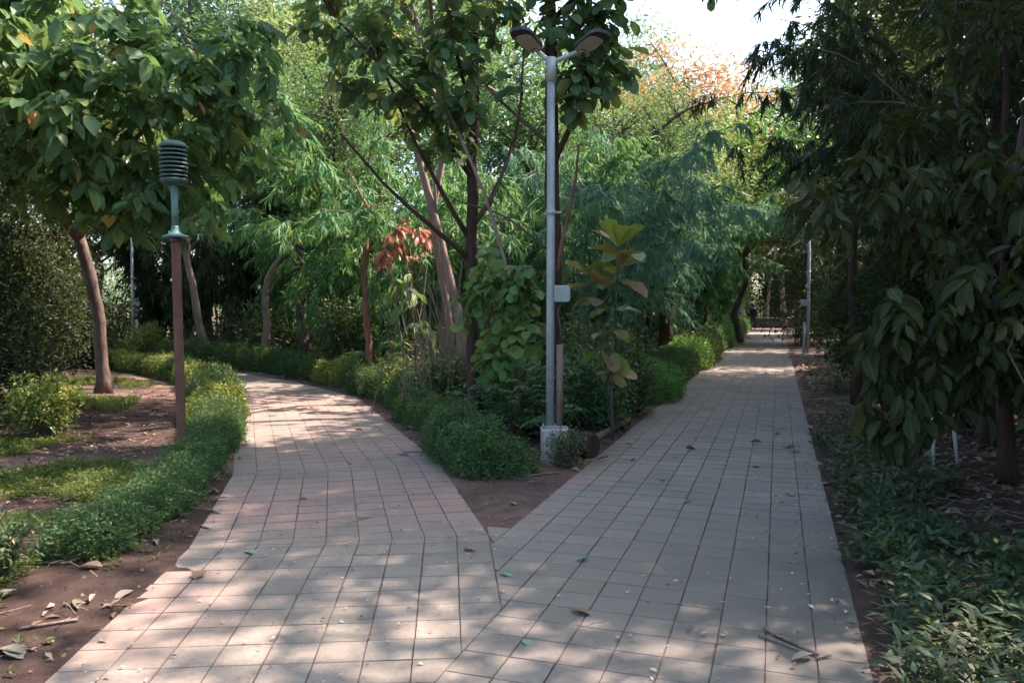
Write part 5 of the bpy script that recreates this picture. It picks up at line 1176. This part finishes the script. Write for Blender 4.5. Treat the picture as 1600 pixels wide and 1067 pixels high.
# single fallen leaves and sticks that can be picked out
LEAFM = {}
for key, shapes in (('fresh_fallen', T_RND), ('dry', T_BIG), ('pale_fallen', T_BIG)):
    LEAFM[key] = []
    for V, tr_, qu in shapes:
        V2 = V.copy(); V2[:, 2] = V2[:, 2] * .5 + .05 * V2[:, 0] + .22 * (V2[:, 1] ** 2) * R.uniform(.2, 1.2)
        gg = Geo(); gg.add(V2, [tr_, qu], V[:, :2]); LEAFM[key].append(gg.mesh('fallen_leaf', M[key], True))
def fallen(label, x, y, key, L, WL=.55, group=None, curl=1.0):
    o = bpy.data.objects.new('fallen_leaf', random.choice(LEAFM[key])); COL.objects.link(o)
    z = .003 if path_clear(np.array([x]), np.array([y]))[0] < 0 else gz(x, y) + .006
    o.location = (x, y, z + .05 * L * curl); o.rotation_euler = (random.gauss(0, .12), random.gauss(.05, .10), random.uniform(0, 6.283)); L *= .82; o.scale = (L, L * WL, L * curl)
    return tag(o, label, 'leaf', group)
F = fallen; FG = 'green leaves fallen on the straight path'
F('pale green leaf lying alone on the left path before the fork', -1.75, 5.14, 'fresh_fallen', .13)
F('pale green leaf on the joint where the two pavings meet', -.07, 4.70, 'fresh_fallen', .11)
F('small round green leaf on the near centre paving', .06, 3.76, 'fresh_fallen', .075, .8)
F('tiny green leaf on the near left paving', -.34, 3.73, 'fresh_fallen', .06)
F('green leaf on the bare soil tip of the fork', -.01, 6.39, 'fresh_fallen', .12)
F('long pale green leaf in the middle of the straight path', 1.42, 6.43, 'fresh_fallen', .17, .35)
for a, b, wh in ((1.23, 8.22, 'level with the dark log'), (1.32, 9.27, 'beside the lying pole'), (2.45, 7.98, 'towards the right edge, level with the log'), (1.40, 7.35, 'between the log and the long pale leaf'), (2.38, 6.65, 'near the right-hand herbs'), (2.02, 8.97, 'beside the brown leaf in mid-path')): F('small green leaf on the straight path, ' + wh, a, b, 'fresh_fallen', .14, .5, FG)
F('dull green leaf curled on the near part of the straight path', .40, 4.94, 'fresh_fallen', .12, .45)
F('curled brown dry leaf standing on the left path near the soil edge', -1.86, 4.72, 'dry', .14, .7, None, 2.2)
F('large curled brown leaf on the near straight path', .31, 4.12, 'dry', .16, .7, None, 1.8)
F('dark brown curled leaf on the left path by the seam', -.23, 5.14, 'dry', .13, .5, None, 2)
F('brown leaf in the middle of the straight path beyond the plinth', 2.05, 8.85, 'dry', .13, .5, None, 2)
for a, b in ((3.54, 10.51), (3.07, 8.97), (3.06, 8.73), (3.2, 9.1), (2.95, 9.3), (3.3, 9.9)): F('brown leaf gathered at the right edge of the straight path', a, b, 'dry', .17, .5, 'brown leaves at the right path edge', 1.6)
F('dark sliver of leaf on the left path joint', -1.79, 6.56, 'dry', .12, .3)
F('pale dry leaf with a hole on the soil beside the left paving', -2.13, 4.40, 'pale_fallen', .15, .5)
F('long pale leaf on the soil at the lower left', -2.36, 4.23, 'pale_fallen', .20, .28)
F('pale narrow leaf pointing at the left paving, lower left soil', -2.30, 4.32, 'pale_fallen', .18, .2)
F('pale leaf on the soil edge by the left hedge', -2.40, 6.15, 'pale_fallen', .20, .25)
F('second pale leaf on the soil edge by the left hedge, nearer', -2.28, 5.75, 'pale_fallen', .18, .35)
F('large pale leaf in the lower right corner of the straight path', 1.26, 3.52, 'pale_fallen', .15, .45)
F('broad pale leaf in the lower left corner', -2.21, 3.55, 'pale_fallen', .24, .35)
F('second broad pale leaf in the lower left corner, left of the first', -2.36, 3.62, 'pale_fallen', .22, .4)
F('whitish curled leaf at the left picture edge', -2.72, 4.30, 'pale_fallen', .20, .6, None, 2)
F('brown leaf on the soil below the left hedge end', -2.62, 4.75, 'dry', .17, .5)
for a, b in ((-2.55, 5.35), (-2.48, 6.5), (-2.62, 6.8), (-2.35, 5.2), (-2.7, 5.1)): F('narrow dry leaf on the soil strip between left hedge and paving', a, b, 'pale_fallen', .16, .25, 'dry leaves on the left soil strip')
def stick(label, a, b, r): 
    o = log_obj('stick', label, a, b, r, 'drywood', False, .03, 'stick'); return o
stick('pale split stick lying on the near right paving', (1.25, 3.87, .012), (1.40, 3.57, .012), .009)
stick('second pale stick beside the split one on the near right paving', (1.20, 3.80, .010), (1.36, 3.60, .010), .006)
stick('short stick pointing at the right edge, near right paving', (1.38, 3.54, .010), (1.46, 3.57, .012), .006)
stick('pale stick on the soil at the lower left', (-2.42, 3.83, gz(-2.42, 3.83) + .012), (-2.20, 3.96, gz(-2.2, 3.96) + .012), .008)
stick('small branch on the soil in front of the fork hedge', (.10, 7.28, gz(.1, 7.28) + .02), (.45, 7.45, gz(.45, 7.45) + .02), .010)
stick('short branch on the soil beside the dark log', (.72, 8.02, .03), (1.0, 8.28, .04), .012)
